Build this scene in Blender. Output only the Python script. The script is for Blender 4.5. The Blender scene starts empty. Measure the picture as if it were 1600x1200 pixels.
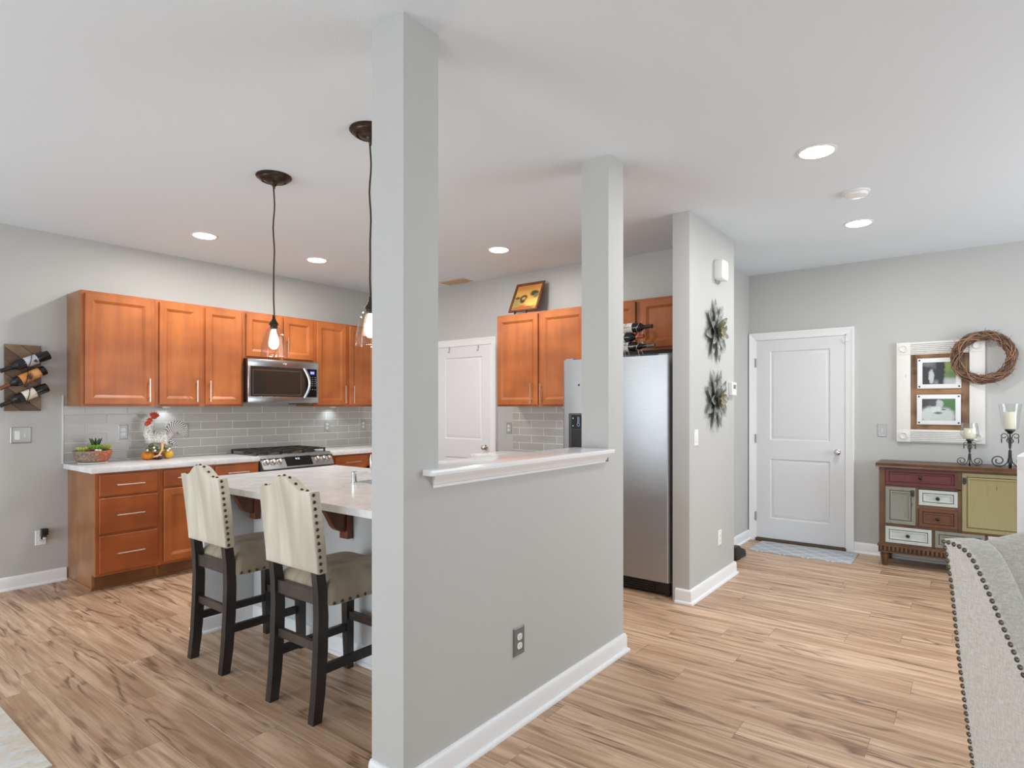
import bpy, bmesh, math, random
from mathutils import Vector, Matrix
random.seed(7)
PI = math.pi
C = bpy.context.scene
COL = C.collection

# ------------------------------------------------------------------ camera
cam = bpy.data.cameras.new('camera')
camera = bpy.data.objects.new('camera', cam)
COL.objects.link(camera)
YAW = 0.6554
camera.location = (0, 0, 1.375)
camera.rotation_euler = (PI / 2, 0, YAW - PI / 2)
cam.sensor_width = 36.0
cam.sensor_fit = 'HORIZONTAL'
cam.lens = 935.4 / 1600 * 36
cam.shift_y = 35.9 / 1600
cam.clip_start = 0.05
C.camera = camera

# ------------------------------------------------------------------ light
C.view_settings.view_transform = 'Standard'
C.view_settings.look = 'None'
C.view_settings.gamma = 1
C.view_settings.exposure = 0.0
w = bpy.data.worlds.new('world')
C.world = w
w.use_nodes = True
w.node_tree.nodes['Background'].inputs[0].default_value = (0.86, 0.93, 1.0, 1)
w.node_tree.nodes['Background'].inputs[1].default_value = 1.2


def area(name, loc, rot, sx, sy, power, color=(1, 1, 1)):
    l = bpy.data.lights.new(name, 'AREA')
    l.shape = 'RECTANGLE'
    l.size, l.size_y = sx, sy
    l.energy = power
    l.color = color
    o = bpy.data.objects.new(name, l)
    o.location = loc
    o.rotation_euler = rot
    COL.objects.link(o)
    return o


DAY = (0.845, 0.925, 1.0)
# daylight standing in the window openings behind and beside the camera
area('daylight_slider', (-2.96, 4.1, 1.12), (0, -PI / 2, 0), 2.0, 2.5, 88, DAY)
area('daylight_rear', (-2.96, 0.0, 1.45), (0, -PI / 2, 0), 1.5, 2.9, 64, DAY)
area('daylight_side', (4.4, -2.96, 1.45), (PI / 2, 0, 0), 2.6, 1.7, 88, DAY)


# ------------------------------------------------------------------ helpers
def L(r, g, b):
    f = lambda c: (c / 12.92 if c <= 0.04045 else ((c + 0.055) / 1.055) ** 2.4)
    return (f(r / 255), f(g / 255), f(b / 255), 1)


class NT:
    def __init__(s, name):
        s.m = bpy.data.materials.new(name)
        s.m.use_nodes = True
        s.t = s.m.node_tree
        s.t.nodes.clear()
        s.out = s.t.nodes.new('ShaderNodeOutputMaterial')

    def n(s, typ, **kw):
        nd = s.t.nodes.new('ShaderNode' + typ)
        for k, v in kw.items():
            setattr(nd, k, v)
        return nd

    def put(s, sock, v):
        if hasattr(v, 'is_linked') or isinstance(v, bpy.types.NodeSocket):
            s.t.links.new(v, sock)
        else:
            sock.default_value = v

    def math(s, op, a, b=0.0, c=0.0, clamp=False):
        nd = s.n('Math', operation=op, use_clamp=clamp)
        for i, v in enumerate((a, b, c)):
            s.put(nd.inputs[i], v)
        return nd.outputs[0]

    def mix(s, f, a, b, blend='MIX'):
        nd = s.n('Mix', data_type='RGBA', blend_type=blend)
        s.put(nd.inputs[0], f)
        s.put(nd.inputs[6], a)
        s.put(nd.inputs[7], b)
        return nd.outputs[2]

    def coords(s, scale=(1, 1, 1), rot=(0, 0, 0), loc=(0, 0, 0)):
        tc = s.n('TexCoord')
        mp = s.n('Mapping')
        s.t.links.new(tc.outputs['Object'], mp.inputs[0])
        mp.inputs['Scale'].default_value = scale
        mp.inputs['Rotation'].default_value = rot
        mp.inputs['Location'].default_value = loc
        return mp.outputs[0]

    def noise(s, vec, scale, detail=3, rough=0.5, dist=0.0):
        nd = s.n('TexNoise')
        s.put(nd.inputs['Vector'], vec)
        nd.inputs['Scale'].default_value = scale
        nd.inputs['Detail'].default_value = detail
        nd.inputs['Roughness'].default_value = rough
        nd.inputs['Distortion'].default_value = dist
        return nd.outputs['Fac']

    def ramp(s, f, a, b):
        nd = s.n('MapRange')
        nd.interpolation_type = 'SMOOTHSTEP'
        s.put(nd.inputs[0], f)
        nd.inputs[1].default_value = a
        nd.inputs[2].default_value = b
        return nd.outputs[0]

    def sep(s, v):
        nd = s.n('SeparateXYZ')
        s.put(nd.inputs[0], v)
        return nd.outputs

    def comb(s, x, y, z):
        nd = s.n('CombineXYZ')
        for i, v in enumerate((x, y, z)):
            s.put(nd.inputs[i], v)
        return nd.outputs[0]

    def bsdf(s, col, rough=0.5, metal=0.0, bump=None, bump_d=0.002, spec=0.5, coat=0.0, sheen=0.0, emit=None, es=0.0):
        b = s.n('BsdfPrincipled')
        s.put(b.inputs['Base Color'], col)
        s.put(b.inputs['Roughness'], rough)
        s.put(b.inputs['Metallic'], metal)
        b.inputs['Specular IOR Level'].default_value = spec
        b.inputs['Coat Weight'].default_value = coat
        b.inputs['Coat Roughness'].default_value = 0.15
        b.inputs['Sheen Weight'].default_value = sheen
        if emit is not None:
            s.put(b.inputs['Emission Color'], emit)
            b.inputs['Emission Strength'].default_value = es
        if bump is not None:
            bp = s.n('Bump')
            bp.inputs['Strength'].default_value = 1
            bp.inputs['Distance'].default_value = bump_d
            s.put(bp.inputs['Height'], bump)
            s.t.links.new(bp.outputs[0], b.inputs['Normal'])
        s.t.links.new(b.outputs[0], s.out.inputs[0])
        return s.m


def plain(name, col, rough=0.5, metal=0.0, var=0.06, sc=12, bump=0.0, stretch=(1, 1, 1), **kw):
    t = NT(name)
    v = t.coords(stretch)
    f = t.noise(v, sc, 4)
    dark = tuple(c * (1 - var * 2) for c in col[:3]) + (1,)
    light = tuple(min(1, c * (1 + var)) for c in col[:3]) + (1,)
    c = t.mix(f, dark, light)
    return t.bsdf(c, rough, metal, bump=(f if bump else None), bump_d=bump, **kw)


def wood(name, dark, light, axis='z', sc=1.0, rough=0.35, streak=0.6, coat=0.06):
    t = NT(name)
    s = {'z': (14, 14, 0.9), 'x': (0.9, 14, 14), 'y': (14, 0.9, 14)}[axis]
    v = t.coords(tuple(k * sc for k in s))
    a = t.noise(v, 1.6, 5, 0.6, 0.6)
    s2 = {'z': (60, 60, 2.5), 'x': (2.5, 60, 60), 'y': (60, 2.5, 60)}[axis]
    b = t.noise(t.coords(tuple(k * sc for k in s2)), 2, 3, 0.6)
    big = t.noise(t.coords((2.2 * sc,) * 3), 1.5, 2)
    f = t.math('ADD', t.math('MULTIPLY', a, 0.6 * min(1, streak * 1.2)), t.math('MULTIPLY', b, 0.4 * streak))
    f = t.math('ADD', f, t.math('MULTIPLY', t.math('SUBTRACT', big, 0.5), 0.9))
    f = t.math('ADD', f, 0.3 * (1 - min(1, streak * 1.2)))
    f = t.ramp(f, 0.12, 0.8)
    c = t.mix(f, dark, light)
    return t.bsdf(c, rough, coat=coat, bump=b, bump_d=0.0003)


def blobs(name, base, items, amt=0.03, sc=14, rough=0.4, grain=0.25):
    """patches of colour in an object's own x, z plane, edges broken by noise"""
    t = NT(name)
    v = t.coords()
    n1 = t.n('TexNoise')
    t.put(n1.inputs['Vector'], v)
    n1.inputs['Scale'].default_value = sc
    n1.inputs['Detail'].default_value = 4
    off = t.n('VectorMath', operation='MULTIPLY_ADD')
    t.put(off.inputs[0], n1.outputs['Color'])
    off.inputs[1].default_value = (amt * 2, 0, amt * 2)
    sub = t.n('VectorMath', operation='ADD')
    t.put(off.inputs[2], v)
    t.put(sub.inputs[0], off.outputs[0])
    sub.inputs[1].default_value = (-amt, 0, -amt)
    x, y, z = t.sep(sub.outputs[0])
    g = t.noise(v, sc * 5, 3, 0.7)
    col = base
    for (cx, cz, rx, rz, c, soft) in items:
        dx = t.math('DIVIDE', t.math('SUBTRACT', x, cx), rx)
        dz = t.math('DIVIDE', t.math('SUBTRACT', z, cz), rz)
        d = t.math('SQRT', t.math('ADD', t.math('MULTIPLY', dx, dx), t.math('MULTIPLY', dz, dz)))
        f = t.math('SUBTRACT', 1.0, t.ramp(d, 1 - soft, 1 + soft))
        col = t.mix(f, col, c)
    col = t.mix(t.math('MULTIPLY', t.ramp(g, 0.35, 0.75), grain), col, (0.02, 0.02, 0.02, 1))
    return t.bsdf(col, rough)


def glow(name, col, strength):
    t = NT(name)
    e = t.n('Emission')
    e.inputs[0].default_value = col
    e.inputs[1].default_value = strength
    t.t.links.new(e.outputs[0], t.out.inputs[0])
    return t.m


def thin_glass(name, tint=(1, 1, 1, 1), refl=1.0):
    t = NT(name)
    tr = t.n('BsdfTransparent')
    tr.inputs[0].default_value = tint
    gl = t.n('BsdfGlossy')
    gl.inputs['Roughness'].default_value = 0.03
    lw = t.n('LayerWeight')
    f = t.math('ADD', 0.045, t.math('MULTIPLY', t.math('POWER', lw.outputs['Facing'], 2.6), 0.42 * refl), clamp=True)
    mx = t.n('MixShader')
    t.put(mx.inputs[0], f)
    t.t.links.new(tr.outputs[0], mx.inputs[1])
    t.t.links.new(gl.outputs[0], mx.inputs[2])
    t.t.links.new(mx.outputs[0], t.out.inputs[0])
    return t.m


class MB:
    def __init__(s):
        s.bm = bmesh.new()

    def box(s, x0, x1, y0, y1, z0, z1, bev=0.0, seg=2):
        x0, x1 = min(x0, x1), max(x0, x1)
        y0, y1 = min(y0, y1), max(y0, y1)
        z0, z1 = min(z0, z1), max(z0, z1)
        v = [s.bm.verts.new(p) for p in ((x0, y0, z0), (x1, y0, z0), (x1, y1, z0), (x0, y1, z0),
                                         (x0, y0, z1), (x1, y0, z1), (x1, y1, z1), (x0, y1, z1))]
        fs = [s.bm.faces.new([v[i] for i in q]) for q in
              ((3, 2, 1, 0), (4, 5, 6, 7), (0, 1, 5, 4), (1, 2, 6, 5), (2, 3, 7, 6), (3, 0, 4, 7))]
        if bev > 0:
            es = list({e for f in fs for e in f.edges})
            bmesh.ops.bevel(s.bm, geom=es, offset=bev, segments=seg, affect='EDGES', profile=0.6)
        return s

    def rings(s, rings, close=True, cap0=True, cap1=True):
        R = [[s.bm.verts.new(p) for p in r] for r in rings]
        n = len(R[0])
        for a, b in zip(R[:-1], R[1:]):
            for i in range(n if close else n - 1):
                j = (i + 1) % n
                try:
                    s.bm.faces.new((a[i], a[j], b[j], b[i]))
                except ValueError:
                    pass
        if cap0 and n > 2:
            s.bm.faces.new(R[0][::-1])
        if cap1 and n > 2:
            s.bm.faces.new(R[-1])
        return s

    def lathe(s, prof, c=(0, 0, 0), n=24, axis='z', caps=True):
        rings = []
        for r, h in prof:
            ring = []
            for i in range(n):
                a = 2 * PI * i / n
                u, v = r * math.cos(a), r * math.sin(a)
                p = {'z': (u, v, h), 'y': (u, h, v), 'x': (h, u, v)}[axis]
                ring.append((c[0] + p[0], c[1] + p[1], c[2] + p[2]))
            rings.append(ring)
        return s.rings(rings, True, caps and prof[0][0] > 1e-5, caps and prof[-1][0] > 1e-5)

    def cyl(s, a, b, r, r2=None, n=14):
        return s.tube([a, b], [r, r if r2 is None else r2], n)

    def tube(s, pts, r, n=8, closed=False, flat=None):
        P = [Vector(p) for p in pts]
        m = len(P)
        rad = r if isinstance(r, (list, tuple)) else [r] * m
        rings = []
        ref = None
        for i in range(m):
            if closed:
                d = P[(i + 1) % m] - P[i - 1]
            else:
                d = P[min(i + 1, m - 1)] - P[max(i - 1, 0)]
            d.normalize()
            if ref is None:
                ref = Vector((0, 0, 1)) if abs(d.z) < 0.9 else Vector((1, 0, 0))
            u = ref - d * ref.dot(d)
            if u.length < 1e-6:
                u = d.orthogonal()
            u.normalize()
            ref = u
            w_ = d.cross(u)
            fu = 1.0 if flat is None else flat
            rings.append([tuple(P[i] + u * (rad[i] * math.cos(2 * PI * k / n)) + w_ * (rad[i] * fu * math.sin(2 * PI * k / n)))
                          for k in range(n)])
        if closed:
            rings.append(rings[0])
            return s.rings(rings, True, False, False)
        return s.rings(rings)

    def prism(s, poly, axis, a0, a1, bev=0.0):
        f = {'x': lambda p, a: (a, p[0], p[1]), 'y': lambda p, a: (p[0], a, p[1]), 'z': lambda p, a: (p[0], p[1], a)}[axis]
        n0 = len(s.bm.verts)
        s.rings([[f(p, a0) for p in poly], [f(p, a1) for p in poly]])
        if bev:
            s.bm.verts.ensure_lookup_table()
            vs = set(s.bm.verts[n0:])
            es = [e for e in s.bm.edges if e.verts[0] in vs and e.verts[1] in vs]
            bmesh.ops.bevel(s.bm, geom=es, offset=bev, segments=2, affect='EDGES', clamp_overlap=True)
        return s

    def ball(s, c, r, sc=(1, 1, 1), u=16, v=10, rot=None):
        m = Matrix.Translation(Vector(c)) @ (rot.to_4x4() if rot else Matrix()) @ Matrix.Diagonal((r * sc[0], r * sc[1], r * sc[2], 1))
        bmesh.ops.create_uvsphere(s.bm, u_segments=u, v_segments=v, radius=1, matrix=m)
        return s

    def panel(s, x0, x1, z0, z1, th, prof, y0=0.0):
        """a board facing -y whose face follows nested rectangles: (inset, depth behind the face)"""
        def rect(i, y):
            return [(x0 + i, y, z0 + i), (x1 - i, y, z0 + i), (x1 - i, y, z1 - i), (x0 + i, y, z1 - i)]
        rs = [rect(0, y0 + th)] + [rect(i, y0 + d) for i, d in prof]
        return s.rings(rs)

    def xf(s, m):
        bmesh.ops.transform(s.bm, matrix=m, verts=s.bm.verts)
        return s

    def build(s, name, mat, parent=None, smooth=True, angle=35, mods=None):
        bmesh.ops.recalc_face_normals(s.bm, faces=s.bm.faces)
        me = bpy.data.meshes.new(name)
        s.bm.to_mesh(me)
        s.bm.free()
        if smooth:
            for p in me.polygons:
                p.use_smooth = True
            me.set_sharp_from_angle(angle=math.radians(angle))
        if mat:
            me.materials.append(mat)
        o = bpy.data.objects.new(name, me)
        COL.objects.link(o)
        if parent:
            o.parent = parent
        return o


def tag(o, label=None, cat=None, group=None, kind=None):
    if label:
        o['label'] = label
    if cat:
        o['category'] = cat
    if group:
        o['group'] = group
    if kind:
        o['kind'] = kind
    return o


def thing(name, label, cat, loc=(0, 0, 0), rz=0.0, group=None, rot=None):
    o = bpy.data.objects.new(name, None)
    o.empty_display_size = 0.1
    COL.objects.link(o)
    o.location = loc
    o.rotation_euler = rot if rot else (0, 0, rz)
    return tag(o, label, cat, group)


def struct(name, mb, mat, label=None, parent=None, **kw):
    o = mb.build(name, mat, parent, **kw)
    o['kind'] = 'structure'
    if label:
        o['label'] = label
    return o


def dup(root, loc, label, rz=None, group=None):
    r = root.copy()
    COL.objects.link(r)
    r.location = loc
    if rz is not None:
        r.rotation_euler = (0, 0, rz)
    r['label'] = label
    if group:
        r['group'] = group
    for ch in list(root.children):
        c = ch.copy()
        COL.objects.link(c)
        c.parent = r
        for g in list(ch.children):
            d = g.copy()
            COL.objects.link(d)
            d.parent = c
    return r


def studs(name, pts, r, sc, mat, parent):
    first = None
    for p in pts:
        if first is None:
            first = MB().ball((0, 0, 0), r, sc, 10, 6).build(name, mat, parent)
            o = first
        else:
            o = first.copy()
            COL.objects.link(o)
            o.parent = parent
        o.location = p
    return first


def text_mesh(name, body, size, mat, parent, loc, rot, ext=0.0004):
    cu = bpy.data.curves.new(name, 'FONT')
    cu.body = body
    cu.size = size
    cu.extrude = ext
    cu.align_x = 'CENTER'
    cu.align_y = 'CENTER'
    o = bpy.data.objects.new(name, cu)
    COL.objects.link(o)
    dg = bpy.context.evaluated_depsgraph_get()
    me = bpy.data.meshes.new_from_object(o.evaluated_get(dg))
    bpy.data.objects.remove(o)
    o = bpy.data.objects.new(name, me)
    me.materials.clear()
    me.materials.append(mat)
    COL.objects.link(o)
    o.parent = parent
    o.location = loc
    o.rotation_euler = rot
    return o


# ------------------------------------------------------------------ materials
M = {}
M['wall'] = plain('wall_paint', L(193, 193, 190), 0.6, var=0.01, sc=60, bump=0.0004, spec=0.25)
M['ceil'] = plain('ceiling_paint', L(229, 237, 244), 0.8, var=0.008, sc=90, bump=0.0005, spec=0.1)
M['trim'] = plain('trim_paint', L(240, 241, 242), 0.35, var=0.01, sc=20)
M['door'] = plain('door_paint', L(224, 225, 227), 0.4, var=0.01, sc=20)
M['cab_v'] = wood('cabinet_maple_upright', L(150, 80, 34), L(200, 116, 56), 'z', 1.0, .4, .4)
M['cab_h'] = wood('cabinet_maple_level', L(138, 68, 28), L(186, 100, 44), 'x', 1.0, .4, .4)
M['cab_side'] = wood('cabinet_side_sheen', L(138, 92, 58), L(172, 122, 82), 'z', 1.6)  # lighter, greyer maple: the side panels' sheen is put into the colour
M['toe'] = wood('cabinet_toe_board', L(108, 66, 34), L(142, 92, 52), 'x', 1.0)
M['walnut'] = wood('bracket_wood', L(92, 50, 32), L(128, 74, 50), 'z', 1.5)
M['steel_br'] = plain('brushed_nickel', L(214, 208, 198), 0.3, 1.0, var=0.03)
M['chrome'] = plain('chrome', L(225, 226, 228), 0.12, 1.0, var=0.02)
M['bronze'] = plain('oiled_bronze', L(74, 62, 56), 0.32, 0.85, var=0.2, sc=30)
M['iron'] = plain('dark_iron', L(70, 70, 72), 0.4, 0.8, var=0.2, sc=30)
M['black'] = plain('black_plastic', L(26, 26, 28), 0.35, var=0.05)
M['blackgloss'] = plain('black_glass', L(20, 18, 17), 0.06, var=0.02)
M['grey_pl'] = plain('grey_plate', L(176, 178, 178), 0.35, 0.3, var=0.03)
M['white_pl'] = plain('white_plastic', L(238, 238, 236), 0.35, var=0.01)
M['grate'] = plain('cast_iron_grate', L(62, 54, 50), 0.45, 0.3, var=0.2, sc=40)
M['wax'] = plain('candle_wax', L(244, 236, 214), 0.5, var=0.02)
M['glass'] = thin_glass('clear_glass', (0.97, 0.98, 0.98, 1), 1.0)
M['lampglass'] = thin_glass('pendant_glass', (0.97, 0.93, 0.88, 1), 1.1)


def stainless(name, stretch, rough):
    t = NT(name)
    f = t.noise(t.coords(stretch), 8, 3, 0.6)
    g = t.noise(t.coords((1.4, 1.4, 0.9)), 1.5, 2)
    c = t.mix(f, L(164, 167, 170), L(194, 196, 198))
    h = t.math('ADD', t.math('MULTIPLY', f, 0.02), g)
    return t.bsdf(c, rough, 1.0, bump=h, bump_d=0.006)


M['steel'] = stainless('stainless_steel_sheet', (0.8, 0.8, 60), 0.4)
M['steel_h'] = stainless('stainless_steel_trim', (0.8, 0.8, 80), 0.24)


def floor_mat():
    t = NT('floor_planks')
    tc = t.n('TexCoord')
    x, y, z = t.sep(tc.outputs['Object'])
    W, LEN = 0.18, 1.22
    row = t.math('FLOOR', t.math('DIVIDE', x, W))
    wn = t.n('TexWhiteNoise', noise_dimensions='1D')
    t.put(wn.inputs['W'], row)
    yo = t.math('ADD', y, t.math('MULTIPLY', wn.outputs['Value'], LEN * 7))
    colm = t.math('FLOOR', t.math('DIVIDE', yo, LEN))
    wn2 = t.n('TexWhiteNoise', noise_dimensions='2D')
    t.put(wn2.inputs['Vector'], t.comb(row, colm, 0))
    pid = wn2.outputs['Value']
    pid2 = t.sep(wn2.outputs['Color'])[1]
    ox = t.math('MULTIPLY', pid, 37.0)
    # grain space, long along y
    v1 = t.comb(t.math('ADD', t.math('MULTIPLY', x, 6.5), ox), t.math('ADD', t.math('MULTIPLY', y, 1.0), ox), 0.0)
    n1 = t.noise(v1, 1.0, 3, 0.45, 0.5)
    rings = t.math('PINGPONG', t.math('MULTIPLY', n1, 7.0), 0.5)
    line = t.math('SUBTRACT', 1.0, t.ramp(rings, 0.0, 0.26))
    mask = t.ramp(t.noise(v1, 0.8, 2, 0.5), 0.42, 0.62)
    fine_v = t.comb(t.math('ADD', t.math('MULTIPLY', x, 90.0), ox), t.math('MULTIPLY', y, 2.2), 0.0)
    fine = t.noise(fine_v, 1.0, 4, 0.65)
    mid_v = t.comb(t.math('ADD', t.math('MULTIPLY', x, 22.0), ox), t.math('ADD', t.math('MULTIPLY', y, 1.3), ox), 0.0)
    midn = t.noise(mid_v, 1.0, 4, 0.6, 0.4)
    a = t.mix(t.ramp(midn, 0.32, 0.68), L(180, 145, 115), L(230, 198, 168))
    a = t.mix(t.math('MULTIPLY', t.ramp(fine, 0.35, 0.8), 0.5), a, L(146, 110, 82))
    a = t.mix(t.math('MULTIPLY', t.ramp(pid2, 0.2, 1.0), 0.38), a, L(164, 124, 96))
    dk = t.math('MULTIPLY', t.math('MULTIPLY', t.math('MULTIPLY', line, mask), t.ramp(fine, 0.25, 0.6)), 0.8)
    a = t.mix(dk, a, L(92, 64, 42))
    blot = t.ramp(t.noise(v1, 0.9, 3, 0.55, 1.2), 0.62, 0.8)
    a = t.mix(t.math('MULTIPLY', blot, 0.6), a, L(104, 74, 52))
    # seams; bevel glint on the long edges is mixed in as pale colour
    fx = t.math('FRACT', t.math('DIVIDE', x, W))
    ex = t.math('MULTIPLY', t.math('MINIMUM', fx, t.math('SUBTRACT', 1.0, fx)), W)
    fy = t.math('FRACT', t.math('DIVIDE', yo, LEN))
    ey = t.math('MULTIPLY', t.math('MINIMUM', fy, t.math('SUBTRACT', 1.0, fy)), LEN)
    e = t.math('MINIMUM', ex, ey)
    seam_glint = t.math('SUBTRACT', 1.0, t.ramp(ex, 0.001, 0.0026))
    a = t.mix(t.math('MULTIPLY', seam_glint, 0.75), a, L(226, 198, 172))
    joint = t.math('SUBTRACT', 1.0, t.ramp(ey, 0.0008, 0.002))
    a = t.mix(t.math('MULTIPLY', joint, 0.45), a, L(120, 90, 66))
    h = t.math('ADD', t.math('MULTIPLY', t.ramp(e, 0.0, 0.003), 1.0), t.math('MULTIPLY', fine, 0.15))
    ro = t.math('ADD', 0.3, t.math('MULTIPLY', fine, 0.18))
    return t.bsdf(a, ro, bump=h, bump_d=0.0008, spec=0.45)


M['floor'] = floor_mat()


def quartz():
    t = NT('quartz_top')
    v = t.coords((1, 1, 1))
    a = t.noise(v, 5, 6, 0.6, 1.0)
    b = t.noise(t.coords((2, 9, 3), (0, 0, 0.5)), 6, 5, 0.65, 1.2)
    c = t.noise(v, 130, 2, 0.6)
    col = t.mix(t.ramp(a, 0.35, 0.7), L(226, 227, 227), L(243, 244, 245))
    col = t.mix(t.math('MULTIPLY', t.ramp(b, 0.56, 0.72), 0.6), col, L(166, 160, 154))
    col = t.mix(t.math('MULTIPLY', t.ramp(c, 0.6, 0.75), 0.3), col, L(160, 156, 152))
    return t.bsdf(col, 0.2, spec=0.35)


M['quartz'] = quartz()


def tile_mat(axis, z0, u0, tl=0.3048, th=0.0763):
    t = NT('glazed_wall_tile')
    tc = t.n('TexCoord')
    x, y, z = t.sep(tc.outputs['Object'])
    u = x if axis == 'x' else y
    zz = t.math('DIVIDE', t.math('SUBTRACT', z, z0), th)
    row = t.math('FLOOR', zz)
    half = t.math('MULTIPLY', t.math('FLOORED_MODULO', row, 2.0), 0.5)
    uu = t.math('ADD', t.math('DIVIDE', t.math('SUBTRACT', u, u0), tl), half)
    fu = t.math('FRACT', uu)
    fz = t.math('FRACT', zz)
    eu = t.math('MULTIPLY', t.math('MINIMUM', fu, t.math('SUBTRACT', 1.0, fu)), tl)
    ez = t.math('MULTIPLY', t.math('MINIMUM', fz, t.math('SUBTRACT', 1.0, fz)), th)
    e = t.math('MINIMUM', eu, ez)
    wn = t.n('TexWhiteNoise', noise_dimensions='2D')
    t.put(wn.inputs['Vector'], t.comb(t.math('FLOOR', uu), row, 0))
    st = t.noise(t.coords((3, 3, 40)), 3, 3)
    c = t.mix(wn.outputs['Value'], L(178, 175, 169), L(190, 188, 182))
    c = t.mix(t.math('MULTIPLY', st, 0.35), c, L(198, 196, 190))
    g = t.math('SUBTRACT', 1.0, t.ramp(e, 0.0016, 0.0026))
    c = t.mix(g, c, L(238, 237, 233))
    h = t.ramp(e, 0.001, 0.006)
    return t.bsdf(c, t.math('ADD', 0.24, t.math('MULTIPLY', g, 0.5)), bump=t.math('ADD', h, t.math('MULTIPLY', st, 0.12)), bump_d=0.0012, spec=0.6)


# ------------------------------------------------------------------ the room
CE = 2.743
X0, X1, Y0, Y1 = -3.0, 6.47, -3.0, 5.73
b = MB().box(X0 - .12, X1 + .12, Y0 - .12, Y1 + .12, -0.06, 0.0)
struct('floor', b, M['floor'], 'wood-look plank floor with dark swirled grain', smooth=False)
b = MB().box(X0 - .12, X1 + .12, Y0 - .12, Y1 + .12, CE, CE + .06)
struct('ceiling', b, M['ceil'], 'smooth flat white ceiling', smooth=False)


def wall_with_holes(mb, ax, a0, a1, b0, b1, holes):
    """ax 'y' : wall runs along y, thickness a0..a1 in x; holes = (lo, hi, z0, z1)"""
    def bx(lo, hi, z0, z1):
        if ax == 'y':
            mb.box(a0, a1, lo, hi, z0, z1)
        else:
            mb.box(lo, hi, a0, a1, z0, z1)
    cur = b0
    for lo, hi, z0, z1 in holes:
        bx(cur, lo, 0, CE)
        if z0 > 0:
            bx(lo, hi, 0, z0)
        bx(lo, hi, z1, CE)
        cur = hi
    bx(cur, b1, 0, CE)
    return mb


struct('wall_left', MB().box(X0, 5.04, Y1, Y1 + .12, 0, CE), M['wall'], 'long grey wall behind the range and cabinets', smooth=False)
struct('wall_back', MB().box(4.953, 5.04, 1.685, Y1, 0, CE), M['wall'], 'grey wall behind the fridge and pantry door', smooth=False)
struct('wall_wing', MB().box(4.058, 5.04, 1.56, 1.685, 0, CE, 0.004), M['wall'], 'short grey wall end beside the fridge')
struct('wall_entry', MB().box(5.04, X1, 1.852, 1.97, 0, CE), M['wall'], 'grey wall beside the white entry door', smooth=False)
struct('wall_right', MB().box(X1, X1 + .12, Y0, 1.97, 0, CE), M['wall'], 'grey wall with the white entry door', smooth=False)
b = MB().box(1.413, 3.058, 1.56, 1.728, 0, 1.08)
b.box(1.413, 1.583, 1.56, 1.728, 1.08, CE)
b.box(2.885, 3.058, 1.56, 1.728, 1.08, CE)
bmesh.ops.remove_doubles(b.bm, verts=b.bm.verts, dist=1e-5)
struct('wall_half', b, M['wall'], 'grey half wall between two square posts', smooth=False)
struct('wall_rear', wall_with_holes(MB(), 'y', X0 - .12, X0, Y0, Y1, [(-1.5, 1.5, .7, 2.2), (2.8, 5.4, .08, 2.15)]), M['wall'], smooth=False)
struct('wall_front', wall_with_holes(MB(), 'x', Y0 - .12, Y0, X0, X1, [(3.1, 5.7, .6, 2.3)]), M['wall'], smooth=False)


def window(name, ax, a0, lo, hi, z0, z1, nm):
    mb = MB()
    def bx(l, h, zz0, zz1):
        if ax == 'y':
            mb.box(a0 - .08, a0 - .03, l, h, zz0, zz1, .003)
        else:
            mb.box(l, h, a0 - .08, a0 - .03, zz0, zz1, .003)
    for l, h, q0, q1 in ((lo, lo + .05, z0, z1), (hi - .05, hi, z0, z1), (lo, hi, z0, z0 + .05), (lo, hi, z1 - .05, z1)):
        bx(l, h, q0, q1)
    for k in range(1, nm):
        c = lo + (hi - lo) * k / nm
        bx(c - .03, c + .03, z0, z1)
    o = struct(name, mb, M['trim'])
    g = MB()
    if ax == 'y':
        g.box(a0 - .058, a0 - .052, lo + .05, hi - .05, z0 + .05, z1 - .05)
    else:
        g.box(lo + .05, hi - .05, a0 - .058, a0 - .052, z0 + .05, z1 - .05)
    struct('window_pane', g, M['glass'], parent=o, smooth=False)


window('window_1', 'y', X0, -1.5, 1.5, .7, 2.2, 2)
window('window_2', 'y', X0, 2.8, 5.4, .08, 2.15, 2)
window('window_3', 'x', Y0, 3.1, 5.7, .6, 2.3, 3)

# ---- skirting
BB = [(0, 0), (.03, 0), (.03, .006), (.028, .013), (.022, .018), (.016, .019), (.016, .082), (.013, .092), (.008, .099), (.003, .1), (0, .1)]


def skirting(name, path, prof=BB, mat=None, label=None):
    P = [Vector((p[0], p[1])) for p in path]
    nrm = []
    for a, c in zip(P[:-1], P[1:]):
        d = (c - a).normalized()
        nrm.append(Vector((d.y, -d.x)))
    rings = []
    for i, p in enumerate(P):
        if i == 0:
            m = nrm[0]
        elif i == len(P) - 1:
            m = nrm[-1]
        else:
            m = nrm[i - 1] + nrm[i]
            m = m / max(0.2, m.dot(nrm[i]))
        rings.append([(p.x + m.x * d, p.y + m.y * d, z + .0005) for d, z in prof])
    return struct(name, MB().rings(rings), mat or M['trim'], label, angle=50)


skirting('baseboard_half', [(1.413, 1.728), (1.413, 1.56), (3.058, 1.56), (3.058, 1.728)], label='white baseboard around the half wall')
skirting('baseboard_wing', [(4.058, 1.66), (4.058, 1.56), (5.04, 1.56), (5.04, 1.852), (6.45, 1.852)], label='white baseboard around the wall end by the fridge')
skirting('baseboard_right', [(X1, .885), (X1, Y0)], label='white baseboard below the console')
skirting('baseboard_left', [(X0, Y1), (1.618, Y1)], label='white baseboard left of the cabinets')
skirting('baseboard_island', [(1.744, 3.83), (1.744, 3.70), (2.06, 3.70), (2.06, 1.735)], label='white baseboard under the island overhang')

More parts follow.
